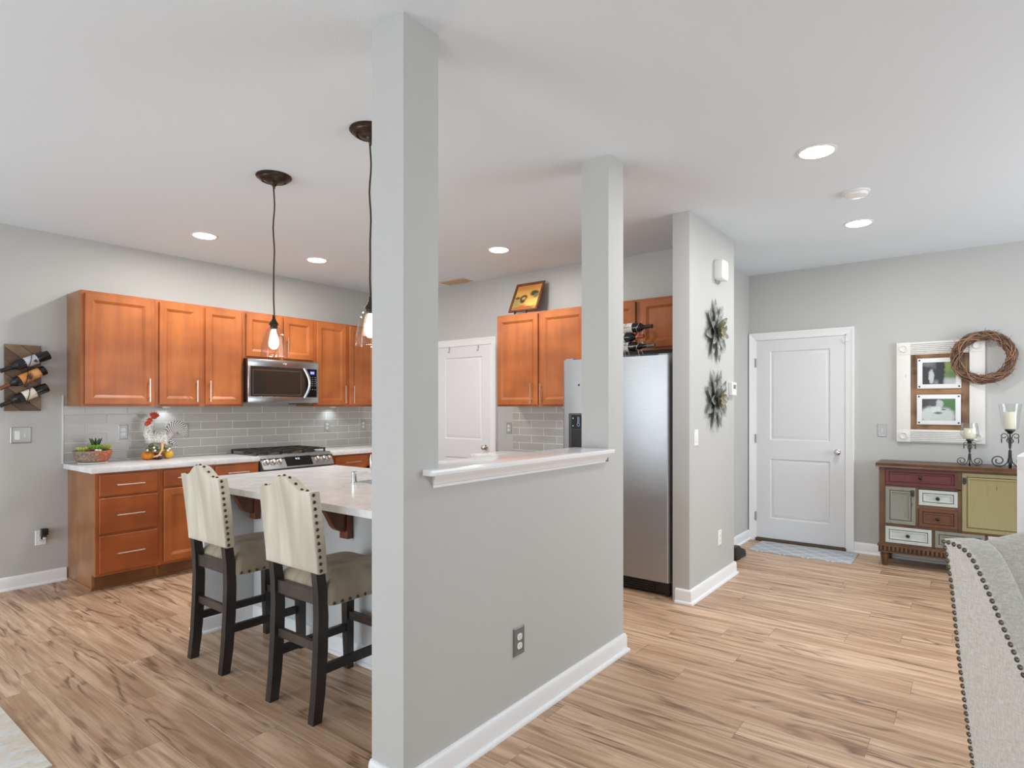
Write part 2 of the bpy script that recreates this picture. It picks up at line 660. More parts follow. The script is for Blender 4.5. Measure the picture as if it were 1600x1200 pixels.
# ---- ledge cap with crown moulding under it
cap = [(0, 0.0), (0, .018), (.004, .022)]
b = MB().box(1.505, 2.875, 1.515, 1.77, 1.128, 1.15, .004)
# the cap is let in between the posts
b2 = MB()
prof = [(0, 1.08), (.006, 1.08), (.006, 1.09), (.012, 1.094), (.014, 1.103), (.021, 1.113), (.024, 1.113), (.03, 1.12), (.034, 1.128), (0, 1.128)]
ring = []
for xa, s_ in ((1.555, -1), (2.84, 1)):
    ring.append([(xa + s_ * d * .6, 1.56 - d, z) for d, z in prof])
b2.rings(ring)
led = struct('trim_1', b, plain('ledge_white', L(240, 240, 240), 0.14, var=0.01, sc=20), 'white ledge capping the half wall')
struct('crown_moulding', b2, M['trim'], parent=led, angle=25)


# ---- interior doors
def door(name, loc, wdt, hgt, label, knob_right=True, panels=((.115, .235, .85), (.115, 1.035, 1.945)), hinges=False):
    """local: x across, -y towards the room; local x=0 is the left slab edge"""
    r = thing(name, label, 'door', loc, -PI / 2)
    r['kind'] = 'structure'
    c = MB()
    cw = .066
    pr = [(0, 0), (0, -.022), (.008, -.026), (.05, -.028), (.058, -.032), (.066, -.032), (.066, 0)]
    g = .008
    # left, right, head casings as swept boards
    for side in (0, 1):
        x_in = -g if side == 0 else wdt + g
        s_ = -1 if side == 0 else 1
        c.rings([[(x_in + s_ * d, y, z + (d if z > 1 else 0)) for d, y in pr] for z in (0.0, hgt + g)])
    c.rings([[(x + sx * d, y, hgt + g + d) for d, y in pr] for x, sx in ((-g, -1), (wdt + g, 1))])
    struct('door_casing', c, M['trim'], parent=r, angle=25)
    j = MB().box(-g, 0, -.021, -.001, 0, hgt + g).box(wdt, wdt + g, -.021, -.001, 0, hgt + g).box(-g, wdt + g, -.021, -.001, hgt, hgt + g)
    struct('door_jamb', j, M['trim'], parent=r, smooth=False)
    z0 = .035
    s = MB()
    xs = [.0, .115 + .012, wdt - .127, wdt]
    # slab built as frame around raised panels
    pz = sorted(panels, key=lambda p: p[1])
    th = .016
    def fr(x0, x1, q0, q1):
        s.box(x0, x1, -th, -.001, q0, q1)
    fr(0, xs[1], z0, hgt - .003)
    fr(xs[2], wdt - .003, z0, hgt - .003)
    cur = z0
    for _, p0, p1 in pz:
        fr(xs[1], xs[2], cur, p0)
        cur = p1
    fr(xs[1], xs[2], cur, hgt - .003)
    for _, p0, p1 in pz:
        s.panel(xs[1], xs[2], p0, p1, th - .001, [(0, 0), (.004, .001), (.014, .011), (.018, .0115), (.04, .004), (.046, .0035)], -th)
    bmesh.ops.remove_doubles(s.bm, verts=s.bm.verts, dist=1e-5)
    struct('door_slab', s, M['door'], parent=r, angle=20)
    kx = wdt - .065 if knob_right else .065
    k = MB().lathe([(.0, 0), (.03, 0), (.03, -.006), (.012, -.012), (.011, -.03), (.024, -.04), (.028, -.052), (.02, -.064), (.0, -.068)], (kx, -th, .94), 18, 'y')
    struct('door_knob', k, M['chrome'], parent=r, angle=50)
    if hinges:
        for z in (.25, 1.05, 1.83):
            h = MB().box(-.016, .002, -.028, -.02, z - .045, z + .045, .001).cyl((-.004, -.03, z - .045), (-.004, -.03, z + .045), .005, n=8)
            struct('door_hinge', h, M['grey_pl'], parent=r)
    return r


d1 = door('door_1', (X1, 1.768, 0), .81, 2.06, 'white two-panel door with mat in front, beside the console', hinges=True)
lt = MB().box(.785, .84, -.036, -.028, 2.0, 2.008, .001).box(.79, .8, -.036, -.014, 1.985, 2.02, .002)
struct('flip_latch', lt, M['white_pl'], parent=d1)
th_ = MB().box(-.008, .818, -.04, -.001, .001, .03, .004)
struct('threshold', th_, plain('threshold_brown', L(88, 70, 52), .5), parent=d1)
door('door_2', (4.953, 4.89, 0), .81, 2.05, 'white pantry door seen above the half wall ledge', panels=((.115, .2, .82), (.115, 1.015, 1.93)))
for i, yy in enumerate((4.686, 4.255)):
    t = thing('door_hook', 'small white over-door hook, %s on the pantry door top' % ('the one farther from the knob' if i == 0 else 'the one nearer the cabinet'), 'hook', (4.953 - .0175, yy, 2.02), -PI / 2, 'over-door hooks on the pantry door')
    MB().box(-.01, .01, -.003, 0, 0, .035, .001).tube([(0, -.003, .005), (0, -.006, -.025), (0, -.018, -.035), (0, -.026, -.022)], .004, 8).build('hook', M['grey_pl'], t)

# ---- wall tile
tl = MB().box(1.60, 4.953, 5.722, 5.7295, .925, 1.385).build('trim_2', tile_mat('x', .858 - .0763 * 4, 2.055), smooth=False)
tag(tl, 'grey glazed tile backsplash behind the range', kind='structure')
tl = MB().box(1.588, 1.60, 5.718, 5.7295, .925, 1.472, .002).build('trim_3', plain('tile_edge_white', L(226, 226, 222), .3), None)
tag(tl, 'white tile edge strip at the backsplash end', kind='structure')
tl = MB().box(4.945, 4.9525, 2.60, 3.79, .925, 1.385).build('trim_4', tile_mat('y', .858 - .0763 * 4, 3.552), smooth=False)
tag(tl, 'grey glazed tile backsplash beside the pantry door', kind='structure')

# ------------------------------------------------------------------ cabinets
DOORP = [(0, .004), (.004, 0), (.05, 0), (.053, .0015), (.057, .0035), (.072, .0125), (.078, .0125)]
DRAWP = [(0, .004), (.003, .0012), (.009, 0), (.012, 0)]


def bar_pull(parent, x, z, ln, vertical, y):
    b = MB()
    if vertical:
        b.cyl((x, y - .03, z - ln / 2), (x, y - .03, z + ln / 2), .0055, n=10)
        for s in (-1, 1):
            b.cyl((x, y, z + s * ln * .34), (x, y - .03, z + s * ln * .34), .004, n=8)
    else:
        b.cyl((x - ln / 2, y - .03, z), (x + ln / 2, y - .03, z), .0055, n=10)
        for s in (-1, 1):
            b.cyl((x + s * ln * .34, y, z), (x + s * ln * .34, y - .03, z), .004, n=8)
    return b.build('handle', M['steel_br'], parent)


def cab_doors(t, doors, y=-.001):
    for x0, x1, z0, z1, hx, hz, hl in doors:
        d = MB().panel(x0, x1, z0, z1, .019, DOORP, y - .019).build('door', M['cab_v'], t, angle=20)
        if hx is not None:
            bar_pull(d, hx, hz, hl, True, y - .019)


def cab_drawers(t, drawers, y=-.001):
    for x0, x1, z0, z1 in drawers:
        d = MB().panel(x0, x1, z0, z1, .019, DRAWP, y - .019).build('drawer', M['cab_h'], t, angle=20)
        bar_pull(d, (x0 + x1) / 2, (z0 + z1) / 2, .19, False, y - .019)


def upper(label, loc, w_, z0, z1, depth, doors, rz=0.0, side=True):
    t = thing('wall_cabinet', label, 'cabinet', (loc[0], loc[1], z0), rz, 'maple wall cabinets')
    h = z1 - z0
    MB().box(0.0006, w_ - .0006, 0.02, depth, 0.002, h, .001).build('carcass', M['cab_side'], t)
    f = MB()
    f.box(0.0006, w_ - .0006, 0, .02, 0, .03).box(.0006, w_ - .0006, 0, .02, h - .035, h).box(.0006, .03, 0, .02, .03, h - .035).box(w_ - .03, w_ - .0006, 0, .02, .03, h - .035)
    if len(doors) == 2:
        m = (doors[0][1] + doors[1][0]) / 2
        f.box(m - .03, m + .03, 0, .02, .03, h - .035)
    f.build('face_frame', M['cab_v'], t, smooth=False)
    cab_doors(t, [(a, b_, c - z0, d - z0, hx, (hz - z0) if hx is not None else None, hl) for a, b_, c, d, hx, hz, hl in doors])
    return t


UZ0, UZ1 = 1.379, 2.275
FY = 5.41
DZ0, DZ1 = 1.396, 2.255


def rel(x0, lst):
    return [(a - x0, b - x0, c, d, (h - x0) if h is not None else None, hz, hl) for a, b, c, d, h, hz, hl in lst]


HL = .19
upper('wall cabinet with a single wide door, at the open end beside the wine rack board', (1.622, FY), .523, UZ0, UZ1, .319,
      rel(1.622, [(1.645, 2.116, DZ0, DZ1, 2.091, 1.513, HL)]))
upper('two-door wall cabinet left of the microwave, above the rooster', (2.145, FY), .765, UZ0, UZ1, .319,
      rel(2.145, [(2.175, 2.505, DZ0, DZ1, 2.472, 1.513, HL), (2.555, 2.885, DZ0, DZ1, 2.586, 1.513, HL)]))
upper('short two-door wall cabinet directly above the microwave', (2.91, FY), .758, 1.833, UZ1, .319,
      rel(2.91, [(2.934, 3.285, 1.852, DZ1, None, 1.97, HL), (3.318, 3.648, 1.852, DZ1, 3.347, 1.967, HL)]))
upper('two-door wall cabinet right of the microwave, half hidden by the front post', (3.668, FY), .82, UZ0, UZ1, .319,
      rel(3.668, [(3.695, 4.058, DZ0, DZ1, 4.034, 1.51, HL), (4.106, 4.462, DZ0, DZ1, 4.144, 1.51, HL)]))
PX = 4.62
upper('two-door wall cabinet by the pantry door, framed picture on top', (PX, 3.736), 1.03, UZ0, UZ1, .332,
      [(.012, .503, DZ0, DZ1, .437, 1.503, HL), (.535, 1.01, DZ0, DZ1, .55, 1.5, HL)], -PI / 2)
upper('short two-door wall cabinet above the fridge', (PX, 2.69), .995, 1.845, UZ1, .332,
      [(.03, .455, 1.866, 2.258, .42, 1.97, .16), (.5, .96, 1.866, 2.258, .535, 1.97, .16)], -PI / 2)

BZ = .885


def base(label, loc, w_, depth, drawers, doors, rz=0.0, ends=(0, 0)):
    t = thing('base_cabinet', label, 'cabinet', (loc[0], loc[1], 0), rz, 'maple base cabinets')
    c = MB()
    c.prism([(0.075, 0.001), (depth, .001), (depth, BZ), (.02, BZ), (.02, .115), (.075, .115)], 'x', .0006, .018)
    c.prism([(0.075, 0.001), (depth, .001), (depth, BZ), (.02, BZ), (.02, .115), (.075, .115)], 'x', w_ - .018, w_ - .0006)
    c.box(.018, w_ - .018, .03, depth, .115, BZ)
    c.build('carcass', M['cab_side'], t, smooth=False)
    f = MB().box(.0006, w_ - .0006, 0, .02, .115, .14).box(.0006, w_ - .0006, 0, .02, .867, BZ)
    for a, b_ in ((.0006, .03), (w_ - .03, w_ - .0006)):
        f.box(a, b_, 0, .02, .14, .867)
    zs = sorted({d[2] for d in drawers} - {min(d[2] for d in drawers)} | ({min(d[2] for d in drawers)} if doors else set()))
    for z in zs:
        f.box(.03, w_ - .03, 0, .02, z - .03, z + .01)
    if len(doors) == 2:
        m = (doors[0][1] + doors[1][0]) / 2
        f.box(m - .025, m + .025, 0, .0195, .14, .867)
    f.build('face_frame', M['cab_v'], t, smooth=False)
    k = MB().box(.018, w_ - .018, .07, .085, .001, .115).prism([(.062, 0.001), (.07, .001), (.07, .02), (.065, .017)], 'x', 0, w_)
    k.build('toe_board', M['toe'], t, smooth=False)
    if ends[0]:
        MB().prism([(-.012, 0.001), (-.0002, .001), (-.0002, .02), (-.007, .017)], 'y', .062, depth).build('base_moulding', M['cab_side'], t, smooth=False)
    cab_drawers(t, drawers)
    cab_doors(t, doors)
    return t


BX = 1.629
BY = 5.135
base('three-drawer base cabinet at the open end of the counter', (BX, BY), .446, .593,
     [(.022, .422, .708, .868), (.022, .422, .43, .706 - .004 + .004 - .012), (.022, .422, .135, .412)], [], ends=(1, 0))
base('base cabinet left of the range, two drawers over two doors', (BX + .446, BY), .83, .593,
     [(.022, .395, .737, .868), (.434, .81, .737, .868)],
     [(.022, .395, .135, .72, .37, .62, HL), (.434, .81, .135, .72, .46, .62, HL)])
base('base cabinet right of the range, partly behind the front post', (3.69, BY), .87, .593,
     [(.03, .43, .737, .868), (.47, .85, .737, .868)],
     [(.03, .43, .135, .72, .4, .62, HL), (.47, .85, .135, .72, .5, .62, HL)])
base('base cabinet between pantry door and fridge, behind the half wall ledge', (4.36, 3.79), 1.1, .592,
     [(.03, .53, .737, .868), (.57, 1.07, .737, .868)],
     [(.03, .53, .135, .72, .5, .62, HL), (.57, 1.07, .135, .72, .6, .62, HL)], -PI / 2)


def worktop(mb, name, label):
    o = mb.build(name, M['quartz'])
    tag(o, label, 'countertop', 'pale quartz worktops')
    return o


worktop(MB().box(1.595, 2.9, 5.098, 5.7215, .8855, .925, .003), 'countertop', 'white quartz worktop with planter and rooster on it')
worktop(MB().box(3.693, 4.95, 5.098, 5.7215, .8855, .925, .003), 'countertop', 'white quartz worktop right of the range')
worktop(MB().box(4.32, 4.944, 2.672, 3.815, .8855, .925, .003), 'countertop', 'white quartz worktop between pantry door and fridge')

# under-cabinet puck lights
PG = glow('puck_glow', (0.86, 0.93, 1, 1), 5)
for i, (x, y, lb) in enumerate(((2.33, 5.635, 'round puck light under the wall cabinet above the rooster'),
                               (4.06, 5.635, 'round puck light under the wall cabinet right of the microwave'),
                               (4.80, 3.05, 'round puck light under the wall cabinet by the pantry door'))):
    t = thing('puck_light', lb, 'light', (x, y, 1.379), 0, 'under-cabinet puck lights')
    MB().lathe([(.034, 0), (.034, -.01), (.03, -.014), (.026, -.014), (.026, -.001)], n=20).build('housing', M['white_pl'], t)
    MB().lathe([(0, -.011), (.0255, -.011)], n=20, caps=False).build('lens', PG, t)
    l = bpy.data.lights.new('puck_lamp', 'SPOT')
    l.energy = 1.0
    l.spot_size = 2.2
    l.spot_blend = 0.6
    l.shadow_soft_size = .02
    l.color = (.8, .9, 1)
    o = bpy.data.objects.new('puck_lamp', l)
    COL.objects.link(o)
    o.parent = t
    o.location = (0, 0, -.02)
    if i < 2:
        o.rotation_euler = (.35, 0, 0)

# ------------------------------------------------------------------ microwave
t = thing('microwave', 'stainless over-range microwave with dark glass door', 'microwave', (2.912, 5.33, 1.416))
MW, MH = .755, .412
MB().box(0, MW, .03, .398, .004, MH - .004, .003).build('body', M['black'], t)
f = MB()
f.box(0, MW, 0, .03, MH - .07, MH, .003).box(0, MW, 0, .03, 0, .058, .003).box(0, .026, 0, .03, .055, MH - .067, .002).box(MW - .02, MW, 0, .03, .055, MH - .067, .002)
f.build('front_frame', M['steel_h'], t)
g = MB().box(.026, .615, .004, .03, .056, MH - .068)
dr = g.build('door_glass', plain('dark_glass_reflection', L(50, 44, 39), .07, var=.03), t, smooth=False)  # dark glass coloured lighter to stand in for the room's reflection
b = MB()
for a in ((.05, .052, .075, MH - .1), (.555, .557, .075, MH - .1), (.05, .557, .075, .078), (.05, .557, MH - .103, MH - .1)):
    b.box(a[0], a[1], .0028, .0042, a[2], a[3])
b.build('window_outline', plain('glass_line_grey', L(120, 112, 104), .3), dr, smooth=False)
h = []
for i in range(13):
    a = i / 12
    zz = .05 + a * (MH - .115)
    h.append((.585 + .035 * math.sin(PI * a), -.008 - .04 * math.sin(PI * a), zz))
MB().tube(h, .014, 10, flat=.55).build('handle', M['steel_h'], t)
cp = MB().box(.617, MW - .02, .003, .03, .056, MH - .068).build('control_panel', M['blackgloss'], t, smooth=False)
MB().box(.66, .71, .0015, .0035, MH - .125, MH - .09).build('display', glow('display_blue', (.12, .18, .75, 1), 1.0), cp, smooth=False)
text_mesh('display_digits', '9:15', .022, glow('digit_white', (.9, .95, 1, 1), 2.0), cp, (.685, .001, MH - .108), (PI / 2, 0, 0))
km = plain('key_grey', L(150, 146, 140), .5)
for r in range(6):
    for c in range(3):
        zz = MH - .15 - r * .021 - (.018 if r == 5 else 0)
        MB().box(.652 + c * .03, .664 + c * .03, .0015, .0035, zz - .006, zz).build('key', km, cp, smooth=False)
lg = MB().tube([(.355, -.001, MH - .034), (.37, -.002, MH - .03), (.395, -.002, MH - .029), (.388, -.002, MH - .036), (.38, -.001, MH - .043)], .0025, 6)
lg.build('logo_mark', M['white_pl'], t)
MB().box(.05, MW - .05, .02, .37, -.004, .004, .001).build('underside_vent', M['grey_pl'], t)
MB().box(.5, .66, .03, .14, -.014, -.004, .003).build('task_lamp_cover', M['black'], t)

# ------------------------------------------------------------------ range
t = thing('gas_range', 'stainless slide-in gas range below the microwave', 'stove', (2.905, 5.07, 0))
RW = .782
MB().box(0.004, RW - .004, .05, .645, .02, .9, .003).build('body', M['black'], t)
MB().box(.02, RW - .02, .012, .06, .2, .77, .006).build('oven_door', M['steel_h'], t)
MB().box(.02, RW - .02, .015, .06, .03, .185, .006).build('drawer', M['steel_h'], t)
MB().tube([(.07, .012, .725), (.07, -.03, .725), (.71, -.03, .725), (.71, .012, .725)], .011, 10).build('handle', M['steel_br'], t)
ct = MB().box(-.002, RW + .002, .09, .65, .9, .93, .004).build('cooktop', M['steel_h'], t)
pp = [(.0, .805), (.075, .928), (.13, .928), (.13, .79), (.03, .79)]
cp = MB().prism(pp, 'x', .012, RW - .012, .004).build('control_panel', M['steel_h'], t)
nv = Vector((0, -.123, .075)).normalized()
up = Vector((0, .075, .123)).normalized()
o0 = Vector((0, .035, .862)) + nv * .001
gl = MB()
q = [o0 + Vector((x, 0, 0)) + up * s for x, s in ((.255, -.048), (.53, -.048), (.53, .048), (.255, .048))]
gl.rings([[tuple(p) for p in q], [tuple(p + nv * .004) for p in q]])
gl = gl.build('display', M['blackgloss'], t, smooth=False)
text_mesh('display_digits', '9:15', .026, glow('clock_white', (.8, .9, 1, 1), 1.6), gl, tuple(o0 + Vector((.38, 0, 0)) + nv * .006 + up * .02), (math.atan2(.123, .075), 0, 0))
for x in (.06, .125, .19, .595, .66, .722):
    c = Vector((x, .035, .864))
    MB().tube([c, c + nv * .006, c + nv * .008, c + nv * .034, c + nv * .037], [.027, .027, .021, .019, .014], 18).build('knob', M['steel_br'], t)
for k in range(3):
    x0 = .03 + k * .243
    g = MB()
    z = .968
    for a in (x0, x0 + .232):
        g.box(a - .006, a + .006, .13, .6, z - .014, z, .002)
    for yy in (.13, .29, .445, .6):
        g.box(x0, x0 + .232, yy - .006, yy + .006, z - .014, z, .002)
    g.box(x0 + .11, x0 + .122, .13, .6, z - .012, z, .002)
    for a in (x0, x0 + .232):
        for yy in (.14, .59):
            g.box(a - .007, a + .007, yy - .007, yy + .007, .93, z - .01)
    g.build('grate', M['grate'], t)
for x in (.145, .39, .64):
    for yy in (.22, .5):
        MB().lathe([(.05, .93), (.05, .938), (.036, .94), (.036, .95), (.0, .952)], (x, yy, 0), 18).build('burner', M['grate'], t)

# ------------------------------------------------------------------ island
t = thing('kitchen_island', 'pale grey kitchen island with wood brackets under its overhang', 'island', (0, 0, 0))
M['isl'] = plain('island_paint', L(206, 208, 209), .5, var=.01)
MB().box(2.06, 2.11, 1.735, 3.83, 0.001, .885).box(2.76, 2.8, 1.735, 3.83, .001, .885).box(2.11, 2.76, 3.79, 3.83, .001, .885).box(2.11, 2.76, 1.735, 1.775, .001, .885).box(2.11, 2.76, 1.775, 3.79, .08, .12).build('cabinet_body', M['isl'], t, smooth=False)
MB().box(1.744, 2.06, 3.70, 3.83, .001, .885, .003).build('end_panel', M['isl'], t)
for yy in (2.71, 3.648):
    c = MB().box(2.022, 2.058, yy - .035, yy + .035, .66, .884, .002)
    pl = [(2.024, .884), (1.78, .884), (1.78, .862), (1.83, .858), (1.872, .842), (1.905, .812), (1.925, .775), (1.945, .738), (1.968, .716), (1.995, .704), (2.024, .700)]
    c.prism(pl, 'y', yy - .02, yy + .02)
    c.build('corbel', M['walnut'], t)
X_, Y_ = (1.70, 2.88), (1.735, 3.955)
SX, SY = (2.30, 2.72), (2.22, 2.99)
cr_ = [(X_[0] + .13 - .13 * math.sin(a), Y_[1] - .13 + .13 * math.cos(a)) for a in [PI / 2 * i / 6 for i in range(7)]]
b = MB().prism([(SX[0], Y_[0]), (SX[0], Y_[1])] + cr_ + [(X_[0], Y_[0])], 'z', .8855, .92)
b.box(SX[1], X_[1], Y_[0], Y_[1], .8855, .92)
b.box(SX[0], SX[1], Y_[0], SY[0], .8855, .92).box(SX[0], SX[1], SY[1], Y_[1], .8855, .92)
bmesh.ops.remove_doubles(b.bm, verts=b.bm.verts, dist=1e-5)
worktop(b, 'countertop', 'large white quartz island top behind the two stools')
s = MB()
s.rings([[(SX[0] - .01, SY[0] - .01, .885), (SX[1] + .01, SY[0] - .01, .885), (SX[1] + .01, SY[1] + .01, .885), (SX[0] - .01, SY[1] + .01, .885)],
         [(SX[0], SY[0], .884), (SX[1], SY[0], .884), (SX[1], SY[1], .884), (SX[0], SY[1], .884)],
         [(SX[0] + .01, SY[0] + .01, .70), (SX[1] - .01, SY[0] + .01, .70), (SX[1] - .01, SY[1] - .01, .70), (SX[0] + .01, SY[1] - .01, .70)]], cap0=False)
tag(s.build('sink', M['steel_h']), 'undermount steel sink set in the island top', 'sink')
t = thing('soap_dispenser', 'chrome soap pump standing on the island top', 'soap dispenser', (2.262, 2.93, .92))
MB().lathe([(.02, 0), (.02, .006), (.0165, .01), (.0165, .066), (.015, .068), (.0, .068)], n=18).build('body', M['chrome'], t)
MB().tube([(0, 0, .06), (.0, -.02, .06), (.052, -.06, .063)], [.006, .0055, .0045], 8).build('spout', M['chrome'], t)
t = thing('kitchen_faucet', 'chrome faucet at the island sink, mostly behind the front post', 'faucet', (2.26, 2.70, .92))
MB().lathe([(.03, 0), (.03, .006), (.024, .012), (.024, .11), (.02, .12), (.0, .12)], n=18).build('body', M['chrome'], t)
MB().tube([(0, 0, .1)] + [(.1 - .1 * math.cos(a), 0, .26 + .1 * math.sin(a)) for a in [k * PI / 8 for k in range(9)]] + [(.2, 0, .16)], .012, 10).build('spout', M['chrome'], t)
MB().tube([(0, .02, .07), (0, .05, .075), (0, .07, .1), (0, .075, .15), (0, .07, .18)], [.009, .009, .008, .007, .005], 10).build('lever', M['steel_br'], t)

# ------------------------------------------------------------------ stools
def fabric(name, c1, c2, sc=3, rough=.85):
    t = NT(name)
    v = t.coords((1, 1, .35))
    a = t.noise(v, sc, 3, .55, .6)
    st = t.noise(t.coords((.2, 6, .9)), 1.6, 2, .5, .8)
    f = t.math('ADD', t.math('MULTIPLY', a, .6), t.math('MULTIPLY', st, .55))
    wv = t.noise(t.coords(), 900, 2)
    c = t.mix(t.ramp(f, .42, .72), c1, c2)
    return t.bsdf(c, rough, bump=wv, bump_d=.0004, sheen=.25, spec=.2)


M['velvet'] = fabric('cream_velvet', L(190, 182, 162), L(224, 217, 200))
M['velvet_seat'] = fabric('tan_velvet', L(142, 130, 110), L(180, 168, 146), 4)
M['stoolwood'] = wood('black_washed_wood', L(24, 23, 26), L(58, 50, 45), 'z', 1.3, .4)
M['stoolrail'] = wood('black_washed_rail', L(30, 28, 30), L(84, 70, 62), 'y', 1.3, .4)
M['stoolrail_x'] = wood('black_washed_side_rail', L(18, 18, 20), L(44, 39, 36), 'x', 1.3, .4)
M['nail'] = plain('antique_nail_head', L(84, 72, 56), .28, .9, var=.2, sc=60)


def rail(a, b, hw, hh):
    """rectangular bar between two points along x or y"""
    mb = MB()
    A_, B_ = Vector(a), Vector(b)
    d = (B_ - A_).normalized()
    u = Vector((0, 0, 1)).cross(d).normalized()
    v = d.cross(u)
    mb.rings([[tuple(P + u * (sx * hw) + v * (sz * hh)) for sx, sz in ((-1, -1), (1, -1), (1, 1), (-1, 1))] for P in (A_, B_)])
    return mb


def make_stool(label, loc):
    t = thing('counter_stool', label, 'stool', loc, 0, 'upholstered counter stools at the island')
    W2 = .19
    for s in (-1, 1):
        # rear leg curves back at the foot
        pts = [(-.215, .0), (-.2, .12), (-.188, .3), (-.184, .45), (-.188, .56), (-.2, .665)]
        rings = []
        for i, (x, z) in enumerate(pts):
            hx = .022 + .004 * math.sin(PI * z / .66)
            hy = .02
            y = s * (W2 - .02)
            rings.append([(x - hx, y - hy, z), (x + hx, y - hy, z), (x + hx, y + hy, z), (x - hx, y + hy, z)])
        MB().rings(rings).build('leg', M['stoolwood'], t, angle=40)
        rings = []
        for x, z in ((.228, 0), (.222, .25), (.222, .5)):
            hx = .018 + .008 * z / .5
            y = s * (W2 + .008 - .02)
            rings.append([(x - hx, y - hx, z), (x + hx, y - hx, z), (x + hx, y + hx, z), (x - hx, y + hx, z)])
        MB().rings(rings).build('leg', M['stoolwood'], t)
        y = s * (W2 - .018)
        rail((-.19, y, .222), (.222, y, .222), .011, .02).build('stretcher', M['stoolrail_x'], t, smooth=False)
    yy = W2 - .03
    rail((-.186, -yy, .318), (-.186, yy, .318), .01, .02).build('stretcher', M['stoolrail'], t, smooth=False)
    rail((.222, -yy, .285), (.222, yy, .285), .012, .02).build('stretcher', M['stoolrail'], t, smooth=False)
    rail((-.186, -yy, .535), (-.186, yy, .535), .012, .03).build('back_rail', M['stoolrail'], t, smooth=False)
    # seat : domed cushion with sides wrapping down
    sx0, sx1, sy = -.165, .252, .212
    def ring(ins, z, n=6, r=.03):
        out = []
        a0, a1, b0 = sx0 + ins, sx1 - ins, sy - ins
        for cx, cy, st in ((a1 - r, b0 - r, 0), (a0 + r, b0 - r, PI / 2), (a0 + r, -b0 + r, PI), (a1 - r, -b0 + r, 3 * PI / 2)):
            for k in range(n):
                an = st + PI / 2 * k / (n - 1)
                out.append((cx + r * math.cos(an), cy + r * math.sin(an), z))
        return out
    se = MB().rings([ring(.006, .5), ring(0, .503), ring(0, .555), ring(.004, .575), ring(.016, .594), ring(.045, .62), ring(.085, .636, r=.05), ring(.14, .644, r=.06)])
    se = se.build('seat', M['velvet_seat'], t, angle=60)
    nz = .512
    pts = [(sx0 + .02 + k * .042, s * (sy + .0005), nz) for s in (-1, 1) for k in range(10)] + [(sx1 + .0005, -sy + .03 + k * .0405, nz) for k in range(10)]
    studs('nail_head', pts, .0072, (1, 1, 1), M['nail'], se)
    # back : camel-top pad leaning away from the island
    def top(y):
        a = abs(y) / .205
        if a > .66:
            return 1.012
        q = a / .66
        return 1.012 + .056 * (.5 + .5 * math.cos(PI * q ** 1.25))
    N = 28
    TH = .056
    def bx(z):
        return -.222 - .045 * max(0, (z - .65) / .4) ** 1.2 - .004
    HB = .206
    ys = [-HB + 2 * HB * i / N for i in range(N + 1)]
    ZS = 9
    def outline(ins):
        pts = []
        for i in range(ZS):           # up the right side
            pts.append((-HB + ins, .652 + ins + (1.012 - .652 - 2 * ins) * i / ZS))
        for y in ys:
            pts.append((max(-HB + ins, min(HB - ins, y)), top(y) - ins))
        for i in range(ZS):
            pts.append((HB - ins, 1.012 - ins - (1.012 - .652 - 2 * ins) * (i + 1) / ZS))
        for i in range(1, 12):
            pts.append((HB - ins - (2 * HB - 2 * ins) * i / 12, .652 + ins))
        return pts
    rings = []
    for ins, d in ((.03, .0015), (.008, 0), (.002, .003), (0, .009), (0, TH - .012), (.004, TH - .003), (.02, TH + .006), (.06, TH + .016)):
        rings.append([(bx(z) + d, y, z) for y, z in outline(ins)])
    bk = MB().rings(rings).build('backrest', M['velvet'], t, angle=50)
    # nails follow the middle of the edge
    path = []
    for k in range(12):
        z = .667 + (.998 - .667) * k / 11
        path += [(-HB - .0005, z), (HB + .0005, z)]
    for k in range(1, 10):
        y = -HB + 2 * HB * k / 10
        path.append((y, top(y) + .0005))
    studs('nail_head', [(bx(z) + .018, y, z) for y, z in path], .0076, (1, 1, 1), M['nail'], bk)
    # piped outline of the rear panel
    return t


s1 = make_stool('cream counter stool nearer the front post, its seat partly hidden by it', (1.755, 2.435, 0))
dup(s1, (1.755, 3.225, 0), 'cream counter stool nearer the drawer cabinet, fully in view')

# ------------------------------------------------------------------ fridge
t = thing('refrigerator', 'stainless side-by-side fridge with a water dispenser', 'refrigerator', (4.095, 2.632, 0), -PI / 2)
FW, FH = .908, 1.752
MB().box(.004, FW - .004, .062, .80, .02, FH - .012, .004).build('body', plain('fridge_side_grey', L(92, 92, 94), .4, .2), t)


def fdoor(x0, x1):
    m = MB()
    r, k = .02, 5
    sec = [(x0, .06)] + [(x0 + r - r * math.cos(a), r - r * math.sin(a)) for a in [PI / 2 * i / k for i in range(k + 1)]]
    sec += [(x1 - r + r * math.sin(a), r - r * math.cos(a)) for a in [PI / 2 * i / k for i in range(k + 1)]] + [(x1, .06)]
    zz0, zz1 = .105, FH
    m.rings([[(x, y, z) for x, y in sec] for z in (zz0, zz1)])
    return m


